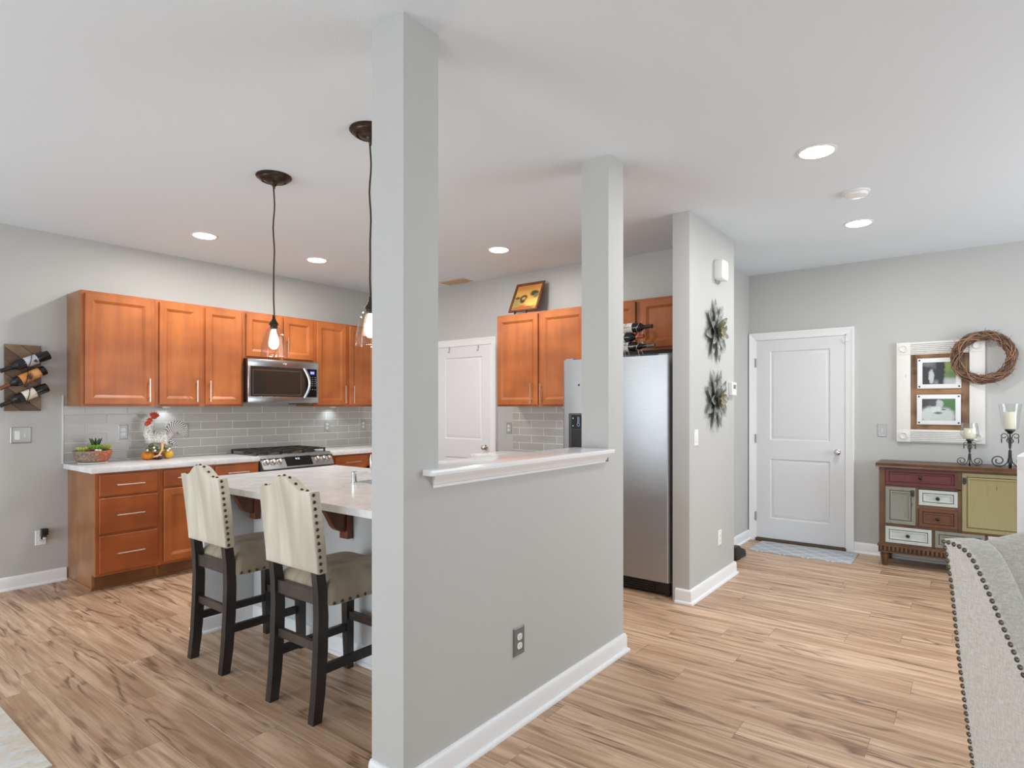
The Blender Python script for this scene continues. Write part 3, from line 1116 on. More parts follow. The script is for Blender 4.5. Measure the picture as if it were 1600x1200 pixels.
d1_ = fdoor(0, .392).build('freezer_door', M['steel'], t, angle=40)
d2_ = fdoor(.398, FW).build('fridge_door', M['steel'], t, angle=40)
for d, hx in ((d1_, .352), (d2_, .438)):
    MB().tube([(hx, .0, .62), (hx, -.045, .66), (hx, -.055, .75), (hx, -.055, 1.45), (hx, -.045, 1.53), (hx, .0, 1.57)], .013, 10).build('handle', M['steel_h'], d)
dp = MB().box(.062, .325, -.006, .02, .93, 1.325, .004)
dp = dp.build('dispenser_surround', plain('dispenser_grey', L(88, 90, 92), .3, .3), d1_)
b = MB().box(.09, .30, -.0085, -.005, 1.2, 1.31).build('touch_panel', M['blackgloss'], t, smooth=False)
icm = glow('icon_blue', (.6, .78, .9, 1), .6)
for x, z in ((.105, 1.285), (.105, 1.225), (.2, 1.285), (.2, 1.225), (.28, 1.25)):
    MB().lathe([(.0, 0), (.006, 0)], (x, -.0088, z), 10, 'y', False).build('panel_icon', icm, b, smooth=False)
MB().box(.148, .152, -.0092, -.0084, 1.245, 1.3).build('panel_icon', icm, b, smooth=False)
MB().box(.16, .163, -.0092, -.0084, 1.25, 1.295).build('panel_icon', icm, b, smooth=False)
MB().tube([(.155 + .012 * math.cos(a), -.0088, 1.235 + .012 * math.sin(a)) for a in [k * PI / 6 for k in range(12)]], .0018, 6, closed=True).build('panel_icon', icm, b, smooth=False)
MB().box(.09, .30, -.0075, .015, .95, 1.195).build('dispenser_recess', M['black'], d1_, smooth=False)
MB().lathe([(0, -.004), (.008, -.003), (.009, .001)], (.155, 0, 1.55), 12, 'y').build('badge', M['black'], d1_)
g = MB().box(.01, FW - .01, .03, .08, .015, .095, .003)
for k in range(4):
    g.box(.03, FW - .12, .024, .032, .028 + k * .016, .036 + k * .016)
g.build('base_grille', M['black'], t, smooth=False)
MB().cyl((.88, .045, .0), (.88, .045, .03), .018, n=12).build('levelling_foot', M['black'], t)
MB().cyl((.03, .045, .0), (.03, .045, .03), .018, n=12).build('levelling_foot', M['black'], t)
MB().box(.02, .09, .02, .1, FH - .013, FH + .012, .003).build('hinge_cover', M['grey_pl'], t)
MB().box(FW - .09, FW - .02, .02, .1, FH - .013, FH + .012, .003).build('hinge_cover', M['grey_pl'], t)

# ------------------------------------------------------------------ wine bottles
M['wineglass'] = plain('dark_bottle_glass', L(20, 20, 24), .08, var=.05, spec=.6)


def wine_bottle(label, loc, rot, ln, r, lab_mat, cap_mat, lab=(.04, .125), slope=False, band=None):
    """axis along local +x, base at 0, neck at +x"""
    t = thing('wine_bottle', label, 'bottle', loc, 0, None, rot)
    sh = ln * .62
    if slope:
        pr = [(.0, .012), (r * .6, .004), (r * .94, 0), (r, .006), (r, ln * .42), (r * .92, ln * .5), (r * .62, ln * .62), (r * .42, ln * .7), (.0145, ln * .78), (.0135, ln * .97), (.0155, ln * .975), (.0155, ln), (.0, ln)]
    else:
        pr = [(.0, .012), (r * .6, .004), (r * .94, 0), (r, .006), (r, sh), (r * .95, sh + .012), (r * .78, sh + .026), (r * .5, sh + .038), (.0145, sh + .05), (.0135, ln * .97), (.0155, ln * .975), (.0155, ln), (.0, ln)]
    MB().lathe(pr, n=24, axis='x').build('bottle_glass', M['wineglass'], t, angle=50)
    MB().lathe([(r + .0004, lab[0]), (r + .0008, lab[0]), (r + .0008, lab[1]), (r + .0004, lab[1])], n=32, axis='x', caps=False).build('paper_label', lab_mat, t, angle=50)
    if cap_mat:
        MB().lathe([(.0149, ln * .79), (.0152, ln * .8), (.0145, ln * .96), (.0162, ln * .972), (.0162, ln + .0006), (0, ln + .0008)], n=20, axis='x', caps=False).build('neck_foil', cap_mat, t, angle=50)
    if band:
        MB().lathe([(r + .0004, band[0]), (r + .0007, band[0]), (r + .0007, band[1]), (r + .0004, band[1])], n=32, axis='x', caps=False).build('dark_band', band[2], t)
    return t


def label_mat(name, base, items, **kw):
    return blobs(name, base, items, **kw)


lab_grey = label_mat('label_grey', L(196, 200, 206), [(.075, .02, .03, .006, L(140, 146, 156), .4), (.105, .01, .012, .012, L(60, 62, 70), .4)], amt=.01, sc=60, grain=.35)
lab_orange = label_mat('label_orange', L(214, 140, 70), [(.12, 0, .02, .02, L(60, 40, 30), .5), (.07, 0, .02, .04, L(236, 176, 110), .6)], amt=.02, sc=40, grain=.4)
lab_cream = label_mat('label_cream', L(228, 222, 206), [(.08, .012, .02, .003, L(150, 140, 124), .5)], amt=.006, sc=60, grain=.12)

# board on the left wall
t = thing('wine_rack_board', 'dark plank wall board with wire loops holding three wine bottles', 'wine rack', (1.231, 5.727, 1.345))
BW, BH = .22, .5
planks = [('plank', k) for k in range(6)]
pm = [wood('rack_plank_%d' % k, a, b_, 'x', 1.4, .6) for k, (a, b_) in enumerate(((L(86, 64, 44), L(136, 106, 76)), (L(70, 52, 38), L(112, 86, 62)), (L(98, 76, 54), L(150, 122, 92))))]
MB().box(0, BW, -.008, 0, 0, BH, .001).build('backing', pm[1], t)


def clip_poly(poly, x0, x1, z0, z1):
    for ax, lim, keep_low in ((0, x0, False), (0, x1, True), (1, z0, False), (1, z1, True)):
        out = []
        for i in range(len(poly)):
            a, b_ = poly[i], poly[(i + 1) % len(poly)]
            ia = a[ax] <= lim if keep_low else a[ax] >= lim
            ib = b_[ax] <= lim if keep_low else b_[ax] >= lim
            if ia:
                out.append(a)
            if ia != ib:
                f = (lim - a[ax]) / (b_[ax] - a[ax])
                out.append((a[0] + f * (b_[0] - a[0]), a[1] + f * (b_[1] - a[1])))
        poly = out
        if not poly:
            return []
    return poly


sl = math.radians(-40)
dx_, dz_ = math.cos(sl), math.sin(sl)
for k in range(-1, 7):
    base_z = .09 + k * .098
    w2 = .088
    p = [(-.2, base_z + .2 * -dz_ / dx_), (.5, base_z + .5 * dz_ / dx_), (.5, base_z + w2 / dx_ * .82 + .5 * dz_ / dx_), (-.2, base_z + w2 / dx_ * .82 - .2 * dz_ / dx_)]
    p = clip_poly(p, 0, BW, 0, BH)
    if len(p) >= 3:
        o = MB().prism(p, 'y', -.018, -.008).build('plank', pm[(k + 1) % 3], t, smooth=False)
bottles = [((1.486, 5.655, 1.778), (-.292, -.14), .325, lab_grey, None, 'wine bottle with grey label, topmost of three on the plank board'),
           ((1.463, 5.655, 1.660), (-.271, -.149), .312, lab_orange, None, 'wine bottle with orange label, middle of three on the plank board'),
           ((1.475, 5.655, 1.527), (-.281, -.143), .318, lab_cream, None, 'wine bottle with cream label, lowest of three on the plank board')]
for (px, py, pz), (ux, uz), ln, lm, cm, lb in bottles:
    ang = math.atan2(uz, ux)
    lab = (.085, .165) if lm is not lab_orange else (.04, .175)
    wine_bottle(lb, (px, py, pz), (0, -ang, 0), ln, .0365, lm, M['black'] if lm is not lab_orange else M['walnut'], lab)
    d = Vector((ux, 0, uz)).normalized()
    nrm = Vector((-d.z, 0, d.x))
    cen = Vector((px, py, pz)) + d * .135 - Vector((1.231, 5.727, 1.345))
    pts = []
    for k in range(21):
        a = 2 * PI * k / 20
        pts.append(cen + nrm * (.0395 * math.cos(a)) + Vector((0, 1, 0)) * (.041 * math.sin(a)) + d * (.03 * math.cos(a)))
    lp = MB().tube(pts, .0022, 6)
    e = cen + nrm * -.0395 + d * -.03
    lp.tube([cen + Vector((0, .04, 0)), cen + Vector((0, .068, 0))], .003, 6)
    lp.tube([cen + nrm * .0395 + d * .03 + Vector((0, 0, 0)), cen + nrm * .06 + d * .035 + Vector((0, .01, 0)), cen + nrm * .062 + d * .01 + Vector((0, .025, 0)), cen + nrm * .045 + Vector((0, .066, 0))], .0022, 6)
    lp.build('wire_loop', M['iron'], t)

# wire rack on the fridge
t = thing('wire_wine_rack', 'silver wire rack stacked with wine bottles on the fridge top', 'wine rack', (4.24, 2.08, 1.753))
wr = MB()
zc = [.088, .163, .234]
xo = [0, .0, .0]
for yy in (-.055, .06):
    for k in range(3):
        wr.tube([(xo[k] + .0415 * math.cos(a), yy + .012 * math.sin(2 * a), zc[k] + .0405 * math.sin(a)) for a in [2 * PI * i / 18 for i in range(18)]], .0022, 6, closed=True)
    for s in (-1, 1):
        wr.tube([(s * .03, yy, .062), (s * .036, yy - .012, .03), (s * .045, yy - .02, .008), (s * .05, yy - .006, .003), (s * .046, yy + .006, .012)], .0028, 6)
wr.tube([(-.041, -.055, .088), (-.041, .06, .088)], .002, 6)
wr.tube([(.041, -.055, .163), (.041, .06, .163)], .002, 6)
wr.build('wire_frame', M['steel_br'], t)
lab_w1 = label_mat('label_white_script', L(236, 232, 222), [(.1, 0, .03, .006, L(176, 160, 140), .5)], amt=.012, sc=50, grain=.3)
lab_w2 = label_mat('label_pale', L(242, 240, 234), [(.1, .0, .002, .05, L(150, 140, 130), .5)], amt=.002, sc=40, grain=.05)
lab_w3 = label_mat('label_white_grey', L(224, 224, 222), [(.07, .01, .03, .008, L(160, 160, 160), .5)], amt=.01, sc=50, grain=.25)
red = plain('red_foil', L(196, 84, 70), .3, .3)
greyf = plain('grey_foil', L(120, 110, 100), .35, .4)
R_ = (0, 0, -PI / 2)
wine_bottle('wine bottle with script label and black neck, top of the wire rack', (4.24, 2.215, 1.753 + .234), R_, .295, .0365, lab_w1, M['black'], (.03, .14))
wine_bottle('wine bottle with red neck foil, middle of the wire rack', (4.24, 2.285, 1.753 + .163), R_, .295, .0365, lab_w2, red, (.04, .145))
wine_bottle('sloping wine bottle with grey neck foil, bottom of the wire rack', (4.24, 2.205, 1.753 + .088), R_, .305, .0375, lab_w3, greyf, (.03, .1), slope=True)

# ------------------------------------------------------------------ picture on the pantry cabinet
cz = UZ1
lean = math.atan2(.146, .297)
t = thing('framed_picture', 'small framed picture of dark grapes on gold, leaning on top of the pantry cabinet', 'picture', (4.72, 3.68, 2.322), 0, None, None)
t.rotation_euler = Matrix.Rotation(-PI / 2, 4, 'Z').to_3x3().to_4x4().to_euler()
t.rotation_euler = (Matrix.Rotation(-PI / 2, 4, 'Z') @ Matrix.Rotation(-lean, 4, 'X')).to_euler()
PW, PH = .345, .335
fm = wood('picture_frame_wood', L(92, 48, 26), L(142, 82, 46), 'x', 2, .4)
f = MB()
pr = [(0, .016), (0, .002), (.004, 0), (.018, .001), (.024, .006), (.026, .012)]
rs = [[(i, d, i), (PW - i, d, i), (PW - i, d, PH - i), (i, d, PH - i)] for i, d in pr]
f.rings(rs, cap0=True, cap1=False)
f.build('frame', fm, t, angle=30)
art = blobs('grape_painting', L(222, 168, 84), [
    (.17, .285, .2, .04, L(206, 140, 74), .6), (.27, .09, .09, .05, L(236, 200, 110), .7), (.06, .1, .05, .06, L(160, 150, 84), .7),
    (.255, .205, .05, .032, L(74, 72, 44), .3), (.285, .175, .03, .025, L(120, 118, 88), .5),
    (.135, .16, .045, .034, L(82, 62, 40), .3), (.135, .125, .03, .028, L(74, 64, 46), .4), (.14, .155, .02, .014, L(206, 170, 110), .5),
    (.06, .165, .03, .016, L(92, 70, 46), .4), (.17, .045, .15, .012, L(172, 88, 58), .5), (.14, .06, .05, .018, L(196, 110, 62), .6)], amt=.012, sc=22, grain=.3, rough=.35)
MB().box(.024, PW - .024, .011, .014, .024, PH - .024).build('painting', art, t, smooth=False)
e = MB()
# two front pegs and a rear strut down to the cabinet
for x in (.09, .23):
    e.box(x - .004, x + .004, -.002, .012, -.045 / math.cos(lean) + .004, .004)
e.build('easel_feet', M['black'], t)

# ------------------------------------------------------------------ wall plates
def plate(name, label, cat, loc, rz, w_, h, kind, mat, group=None):
    t = thing(name, label, cat, loc, rz, group)
    MB().panel(-w_ / 2, w_ / 2, -h / 2, h / 2, .006, [(0, .003), (.003, 0), (.009, -.001), (.011, 0), (.013, 0)], -.006).build('cover_plate', mat, t, angle=20)
    n = len(kind)
    for i, k in enumerate(kind):
        x = (i - (n - 1) / 2) * .046
        if k == 'o':
            for z in (-.0195, .0195):
                m = MB()
                pts = [(x + .0165 * math.cos(a), z + max(-.0135, min(.0135, .0165 * math.sin(a)))) for a in [2 * PI * j / 24 for j in range(24)]]
                m.prism(pts, 'y', -.009, -.0055)
                o = m.build('socket', M['white_pl'], t)
                MB().box(x - .007, x - .005, -.0094, -.0088, z - .002, z + .006).box(x + .005, x + .007, -.0094, -.0088, z - .001, z + .006).box(x - .002, x + .002, -.0094, -.0088, z - .009, z - .005).build('slots', M['black'], o, smooth=False)
        elif k == 'd':
            MB().box(x - .0165, x + .0165, -.0095, -.0055, -.033, .033, .0015).build('rocker', M['white_pl'], t)
        elif k == 't':
            MB().box(x - .005, x + .005, -.007, -.0055, -.012, .012).prism([(-.0055, -.006), (-.016, .006), (-.014, .011), (-.0055, .008)], 'x', x - .0035, x + .0035).build('toggle', M['white_pl'], t)
        elif k == 'g':
            MB().box(x - .0165, x + .0165, -.0095, -.0055, -.033, .033, .001).build('socket', M['white_pl'], t)
            MB().box(x - .008, x - .006, -.0099, -.009, .012, .02).box(x + .006, x + .008, -.0099, -.009, .012, .02).box(x - .008, x - .006, -.0099, -.009, -.022, -.014).box(x + .006, x + .008, -.0099, -.009, -.022, -.014).box(x - .006, x + .006, -.0099, -.009, -.003, .003).build('slots', M['grey_pl'], t, smooth=False)
    return t


PG_ = M['grey_pl']
nick = plain('satin_nickel_plate', L(168, 168, 166), .35, .7)
plate('switch_plate', 'wide nickel plate with a rocker and a toggle, under the wine board', 'light switch', (1.331, 5.7295, 1.16), 0, .125, .122, 'dt', nick)
plate('wall_outlet', 'grey outlet on the tile between planter and rooster', 'outlet', (2.019, 5.7215, 1.162), 0, .074, .124, 'o', PG_, 'grey outlets on the tile')
plate('wall_outlet', 'grey outlet with square socket behind the rooster tail', 'outlet', (2.52, 5.7215, 1.162), 0, .074, .124, 'g', PG_, 'grey outlets on the tile')
plate('wall_outlet', 'grey outlet on the tile below the right end of the microwave', 'outlet', (4.045, 5.7215, 1.162), 0, .074, .118, 'o', PG_, 'grey outlets on the tile')
plate('wall_outlet', 'grey outlet on the tile closest to the front post', 'outlet', (4.545, 5.7215, 1.162), 0, .074, .118, 'o', PG_, 'grey outlets on the tile')
plate('wall_outlet', 'grey outlet on the wall by the pantry door frame', 'outlet', (4.9525, 3.845, 1.155), -PI / 2, .074, .118, 'o', PG_)
dk = plain('dark_nickel_plate', L(132, 134, 134), .35, .6)
plate('wall_outlet', 'dark grey outlet on the half wall', 'outlet', (2.074, 1.5595, .362), 0, .076, .12, 'o', dk)
plate('switch_plate', 'narrow white switch on the wall end below the metal flowers', 'light switch', (4.175, 1.5595, 1.156), 0, .07, .115, 'd', M['white_pl'])
plate('wall_outlet', 'white outlet low on the wall end by the fridge', 'outlet', (4.677, 1.5595, .36), 0, .07, .115, 'o', M['white_pl'])
plate('switch_plate', 'grey switch on the wall between white door and console', 'light switch', (X1 - .0005, .659, 1.16), -PI / 2, .074, .118, 't', PG_)
ap = plate('wall_outlet', 'white outlet with a plug-in air freshener, left of the drawer cabinet', 'outlet', (1.453, 5.7295, .362), 0, .07, .115, 'o', M['white_pl'])
t = thing('air_freshener', 'black plug-in air freshener with a clear oil bulb', 'air freshener', (1.468, 5.719, .372))
MB().box(-.021, .021, -.05, 0, .012, .062, .006).box(-.018, .018, -.022, 0, -.022, .014, .004).build('housing', M['black'], t)
MB().lathe([(.0, -.026), (.014, -.024), (.017, -.012), (.014, .004), (.009, .014)], (0, -.036, 0), 16).build('oil_bulb', thin_glass('oil_glass', (.86, .86, .84, 1), 1.2), t)
MB().lathe([(.0, -.024), (.012, -.022), (.014, -.012), (.012, -.004), (0, -.004)], (0, -.036, 0), 16).build('oil', plain('pale_oil', L(222, 220, 214), .2), t)

# wall end: sensor, thermostat
t = thing('motion_sensor', 'white rounded alarm siren box high on the wall end', 'alarm', (4.62, 1.5595, 2.42))
m = MB()
def rr(w_, h, r, y, n=6):
    out = []
    for cx, cz_, st in ((w_ / 2 - r, h / 2 - r, 0), (-w_ / 2 + r, h / 2 - r, PI / 2), (-w_ / 2 + r, -h / 2 + r, PI), (w_ / 2 - r, -h / 2 + r, 3 * PI / 2)):
        for k in range(n):
            a = st + PI / 2 * k / (n - 1)
            out.append((cx + r * math.cos(a), y, cz_ + r * math.sin(a)))
    return out
m.rings([rr(.14, .145, .026, 0), rr(.15, .155, .028, -.012), rr(.15, .155, .028, -.058), rr(.143, .148, .026, -.065), rr(.13, .135, .024, -.068)])
m.build('housing', M['white_pl'], t, angle=40)
MB().box(-.04, .04, -.012, 0, -.092, -.07, .003).build('mounting_tab', M['grey_pl'], t)
t = thing('thermostat', 'slim white thermostat at the far edge of the wall end', 'thermostat', (4.955, 1.5595, 1.522))
MB().box(-.055, .055, -.03, 0, -.052, .052, .005).build('housing', M['white_pl'], t)
MB().box(-.03, .035, -.0305, -.0295, 0, .034).build('screen', plain('lcd_grey', L(110, 112, 112), .2), t, smooth=False)


# ---- metal flowers
def petal_metal():
    t = NT('galvanised_petal')
    v = t.coords((1, 1, 1))
    a = t.noise(v, 18, 4, .6)
    c = t.mix(t.ramp(a, .3, .7), L(104, 108, 104), L(190, 194, 190))
    return t.bsdf(c, .45, .35)


M['petal'] = petal_metal()
M['petal_in'] = plain('olive_petal', L(138, 134, 108), .5, .2, var=.2, sc=25)


def petal(mb, ang, r0, r1, wd, lift0, lift1, cup=.012, n=8):
    """leaf shaped petal in the wall plane: local -y is away from the wall"""
    ca, sa = math.cos(ang), math.sin(ang)
    rows = []
    for th in (0, .0012):
        for i in range(n + 1):
            f = i / n
            r = r0 + (r1 - r0) * f
            hw = wd * (math.sin(PI * min(1, (f * .86 + .14))) ** .75) * (1 if f < .98 else .25)
            y = -(lift0 + (lift1 - lift0) * f ** 1.5)
            row = []
            for q in (-1, -.5, 0, .5, 1):
                u = q * hw
                yy = y - cup * (q * q) * (hw / max(wd, 1e-5)) - th
                row.append((r * ca - u * sa, yy, r * sa + u * ca))
            rows.append(row)
    m = n + 1
    V = [[mb.bm.verts.new(p) for p in r] for r in rows]
    for o in (0, m):
        for i in range(n):
            for j in range(4):
                mb.bm.faces.new((V[o + i][j], V[o + i][j + 1], V[o + i + 1][j + 1], V[o + i + 1][j]))
    for i in range(n):
        for j in (0, 4):
            mb.bm.faces.new((V[i][j], V[i + 1][j], V[m + i + 1][j], V[m + i][j]))


def flower(label, loc, ph):
    t = thing('metal_flower', label, 'wall decor', loc, 0, 'metal flowers on the wall end')
    for k in range(8):
        mb = MB()
        petal(mb, ph + 2 * PI * k / 8, .02, .245, .043, .006, .02)
        mb.build('petal', M['petal'], t, angle=60)
    for k in range(8):
        mb = MB()
        petal(mb, ph + PI / 8 + 2 * PI * k / 8, .02, .2, .036, .014, .045)
        mb.build('petal', M['petal'], t, angle=60)
    mb = MB()
    for k in range(9):
        petal(mb, ph + 2 * PI * k / 9, .012, .085, .022, .026, .07, .008)
    for k in range(7):
        petal(mb, ph + .3 + 2 * PI * k / 7, .006, .05, .018, .034, .07, .006)
    mb.ball((0, -.04, 0), .018)
    mb.build('flower_centre', M['petal_in'], t, angle=60)
    MB().cyl((0, 0, 0), (0, -.034, 0), .02, n=14).build('hub', M['iron'], t)
    return t


flower('metal flower on the wall end, the upper one under the alarm box', (4.565, 1.5595, 1.955), .2)
flower('metal flower on the wall end, the lower one beside the thermostat', (4.565, 1.5595, 1.432), .42)

# ------------------------------------------------------------------ ceiling lights
BULB = glow('bulb_glow', (1.0, .9, .74, 1), 11)


def pendant(label, x, y):
    t = thing('pendant_light', label, 'light', (x, y, CE), 0, 'glass pendants over the island')
    MB().lathe([(0.0, 0), (.1, 0), (.102, -.006), (.094, -.014), (.086, -.016), (.083, -.024), (.07, -.03), (.066, -.024), (.062, -.022), (.058, -.03), (.04, -.036), (.022, -.04), (.016, -.054), (.008, -.06), (.006, -.075), (0, -.075)], n=36).build('canopy', M['bronze'], t, angle=50)
    pts = [(.003 * math.sin(k * .9), .003 * math.cos(k * 1.3), -.07 - k * (.76 / 16)) for k in range(17)]
    MB().tube(pts, .0042, 7).build('cord', M['bronze'], t)
    zs = CE - 1.849
    MB().lathe([(0, -zs + .075), (.007, -zs + .07), (.009, -zs + .05), (.016, -zs + .035), (.027, -zs + .02), (.028, -zs + .012), (.02, -zs + .008), (.021, -zs - .008), (.017, -zs - .014), (.0, -zs - .014)], n=20).build('socket', M['bronze'], t, angle=50)
    g = MB()
    pr = [(.022, -zs), (.034, -zs - .006), (.046, -zs - .022), (.056, -zs - .05), (.063, -zs - .085), (.069, -zs - .12), (.073, -zs - .15), (.0745, -zs - .172)]
    n = 40
    rings = []
    for r, z in pr + [(r - .0025, z) for r, z in pr[::-1]]:
        rings.append([((r + .0018 * math.cos(8 * 2 * PI * i / n) * min(1, r / .06)) * math.cos(2 * PI * i / n), (r + .0018 * math.cos(8 * 2 * PI * i / n)) * math.sin(2 * PI * i / n), z) for i in range(n)])
    rings.append(rings[0])
    g.rings(rings, True, False, False)
    g.build('glass_shade', M['lampglass'], t, angle=60)
    MB().lathe([(0, -zs - .132), (.012, -zs - .13), (.023, -zs - .116), (.028, -zs - .096), (.025, -zs - .07), (.017, -zs - .042), (.012, -zs - .026), (.012, -zs - .014)], n=18).build('bulb', BULB, t, angle=60)
    l = bpy.data.lights.new('pendant_lamp', 'POINT')
    l.energy = 2.5
    l.color = (1, .88, .7)
    l.shadow_soft_size = .03
    o = bpy.data.objects.new('pendant_lamp', l)
    COL.objects.link(o)
    o.parent = t
    o.location = (0, 0, -zs - .2)


pendant('glass pendant light hanging clear of the front post, microwave behind it', 1.955, 3.285)
pendant('glass pendant light half hidden by the front post', 1.92, 2.36)

CANG = glow('downlight_glow', (1, .985, .95, 1), 18)


def downlight(label, x, y, power):
    t = thing('recessed_downlight', label, 'light', (x, y, CE), 0, 'recessed downlights in the ceiling')
    MB().lathe([(.098, 0), (.098, -.003), (.09, -.006), (.082, -.005), (.08, 0)], n=36, caps=False).build('trim_ring', M['white_pl'], t, angle=50)
    MB().lathe([(.081, -.004), (.076, -.009), (.06, -.013), (.03, -.016), (.0, -.017)], n=36, caps=False).build('lens', CANG, t, angle=70)
    l = bpy.data.lights.new('downlight_lamp', 'AREA')
    l.shape = 'DISK'
    l.size = .15
    l.energy = power
    l.color = (1, .975, .94)
    o = bpy.data.objects.new('downlight_lamp', l)
    COL.objects.link(o)
    o.parent = t
    o.location = (0, 0, -.02)


CANP = 15
downlight('glowing downlight nearest the left wall above the wall cabinets, left of the pendant cord', 2.291, 4.856, CANP)
downlight('glowing downlight between the pendant cord and the front post', 3.307, 4.831, CANP)
downlight('glowing downlight between the two posts, near the framed picture', 4.056, 3.262, CANP)
downlight('large glowing downlight nearest the camera, on the entry side', 3.534, .66, CANP)
downlight('glowing downlight just beyond the smoke detector, on the entry side', 5.101, .67, CANP)

t = thing('smoke_detector', 'white round smoke detector between two downlights', 'smoke detector', (4.356, .585, CE))
MB().lathe([(.078, 0), (.078, -.006), (.072, -.01), (0, -.01)], n=32).build('base_plate', M['white_pl'], t, angle=40)
MB().lathe([(.064, -.0095), (.066, -.013), (.062, -.027), (.045, -.032), (0, -.033)], n=32).build('housing', M['white_pl'], t, angle=40)

t = thing('ceiling_vent', 'small tan ceiling vent above the pantry door wall', 'vent', (4.80, 4.47, CE))
vm = plain('vent_tan', L(214, 186, 158), .5, var=.03)
MB().box(-.09, .09, -.18, .18, -.006, 0, .002).build('frame', vm, t)
b = MB()
for k in range(7):
    x = -.06 + k * .02
    b.rings([[(x - .007, -.15, -.007), (x + .007, -.15, -.012), (x + .007, -.15, -.0135), (x - .007, -.15, -.0085)], [(x - .007, .15, -.007), (x + .007, .15, -.012), (x + .007, .15, -.0135), (x - .007, .15, -.0085)]])
b.build('slats', plain('vent_slat_tan', L(196, 166, 132), .5), t, smooth=False)

# ------------------------------------------------------------------ planter on the counter
t = thing('succulent_planter', 'speckled reddish stone bowl of succulents at the worktop end', 'planter', (1.745, 5.555, .925))
MB().lathe([(0, .001), (.085, .001), (.098, .005), (.1, .012), (.085, .012), (0, .012)], n=36).build('saucer', M['white_pl'], t, angle=40)


def stone():
    tt = NT('speckled_stone')
    v = tt.coords()
    a = tt.noise(v, 75, 3, .7)
    x, y, z = tt.sep(v)
    b_ = tt.ramp(tt.math('ADD', x, tt.math('MULTIPLY', tt.noise(v, 9, 2), .12)), -.02, .13)
    c = tt.mix(b_, L(132, 112, 100), L(176, 92, 54))
    c = tt.mix(tt.math('MULTIPLY', tt.ramp(a, .52, .66), .6), c, L(70, 52, 44))
    c = tt.mix(tt.math('MULTIPLY', tt.math('SUBTRACT', 1.0, tt.ramp(a, .36, .46)), .5), c, L(214, 186, 160))
    return tt.bsdf(c, .55, bump=a, bump_d=.001)


MB().lathe([(0, .013), (.09, .013), (.108, .024), (.122, .05), (.13, .085), (.132, .1), (.128, .105), (.12, .1), (.112, .088), (0, .085)], n=40).build('bowl', stone(), t, angle=50)
MB().lathe([(0, .097), (.06, .1), (.116, .092)], n=24, caps=False).build('soil', plain('dark_soil', L(70, 50, 40), .9, var=.3, sc=120, bump=.004), t)


def rosette(c, r, n, layers, tilt, mat, wide=.28):
    mb = MB()
    for l_ in range(layers):
        k = n - l_
        for i in range(k):
            a = 2 * PI * i / k + l_ * .5
            el = tilt + (PI / 2 - tilt) * l_ / layers
            d = Vector((math.cos(a) * math.cos(el), math.sin(a) * math.cos(el), math.sin(el)))
            ln = r * (1 - .18 * l_)
            p = Vector(c)
            mb.tube([p, p + d * ln * .4, p + d * ln * .75, p + d * ln], [r * wide * .5, r * wide, r * wide * .7, r * .03], 6, flat=.6)
    return mb.build('succulent', mat, t, angle=70)


lime = plain('lime_succulent', L(196, 196, 88), .5, var=.15, sc=30)
grn = plain('green_succulent', L(132, 178, 66), .5, var=.15, sc=30)
dkg = plain('dark_succulent', L(64, 92, 54), .5, var=.15, sc=30)
mar = plain('maroon_succulent', L(112, 52, 40), .5, var=.15, sc=30)
rosette((-.075, -.02, .1), .055, 12, 4, .6, lime, .2)
rosette((.0, -.02, .102), .072, 10, 4, .75, grn, .2)
rosette((.02, .0, .105), .105, 5, 3, 1.15, dkg, .1)
rosette((.085, -.01, .098), .07, 9, 3, .8, lime, .16)
rosette((.055, -.05, .1), .035, 8, 3, .4, dkg)
rosette((-.025, -.06, .1), .034, 8, 3, .3, mar)
MB().ball((.0, -.085, .108), .011, (1.3, 1, .8), 10, 8).ball((.022, -.088, .107), .009, (1.4, 1, .8), 10, 8).build('pebbles', M['wax'], t)

# ------------------------------------------------------------------ rooster figurine
t = thing('rooster_figurine', 'white speckled ceramic rooster standing on pumpkins and leaves', 'figurine', (2.235, 5.575, .925))


def speckle():
    tt = NT('speckled_glaze')
    v = tt.coords()
    a = tt.noise(v, 150, 2, .6)
    c = tt.mix(tt.ramp(a, .55, .63), L(234, 232, 225), L(84, 78, 72))
    return tt.bsdf(c, .25)


def stripes():
    tt = NT('barred_tail_glaze')
    v = tt.coords()
    x, y, z = tt.sep(v)
    dx = tt.math('SUBTRACT', x, .15)
    dz = tt.math('SUBTRACT', z, .222)
    an = tt.math('ARCTAN2', dz, dx)
    rr_ = tt.math('SQRT', tt.math('ADD', tt.math('MULTIPLY', dx, dx), tt.math('MULTIPLY', dz, dz)))
    ring = tt.math('FLOOR', tt.math('MULTIPLY', rr_, 95.0))
    d_ = tt.math('FRACT', tt.math('ADD', tt.math('MULTIPLY', an, 4.2), tt.math('MULTIPLY', ring, .37)))
    a = tt.math('GREATER_THAN', d_, .58)
    c = tt.mix(a, L(240, 238, 232), L(40, 36, 32))
    return tt.bsdf(c, .25)


def skin_body(name, pts, edges, mat, parent, sub=2):
    me = bpy.data.meshes.new(name)
    me.from_pydata([p[:3] for p in pts], edges, [])
    o = bpy.data.objects.new(name, me)
    COL.objects.link(o)
    o.parent = parent
    sk = o.modifiers.new('skin', 'SKIN')
    for i, p in enumerate(pts):
        me.skin_vertices[0].data[i].radius = (p[3], p[4] if len(p) > 4 else p[3])
    me.skin_vertices[0].data[0].use_root = True
    s_ = o.modifiers.new('sub', 'SUBSURF')
    s_.levels = s_.render_levels = sub
    sk.use_smooth_shade = True
    me.materials.append(mat)
    return o


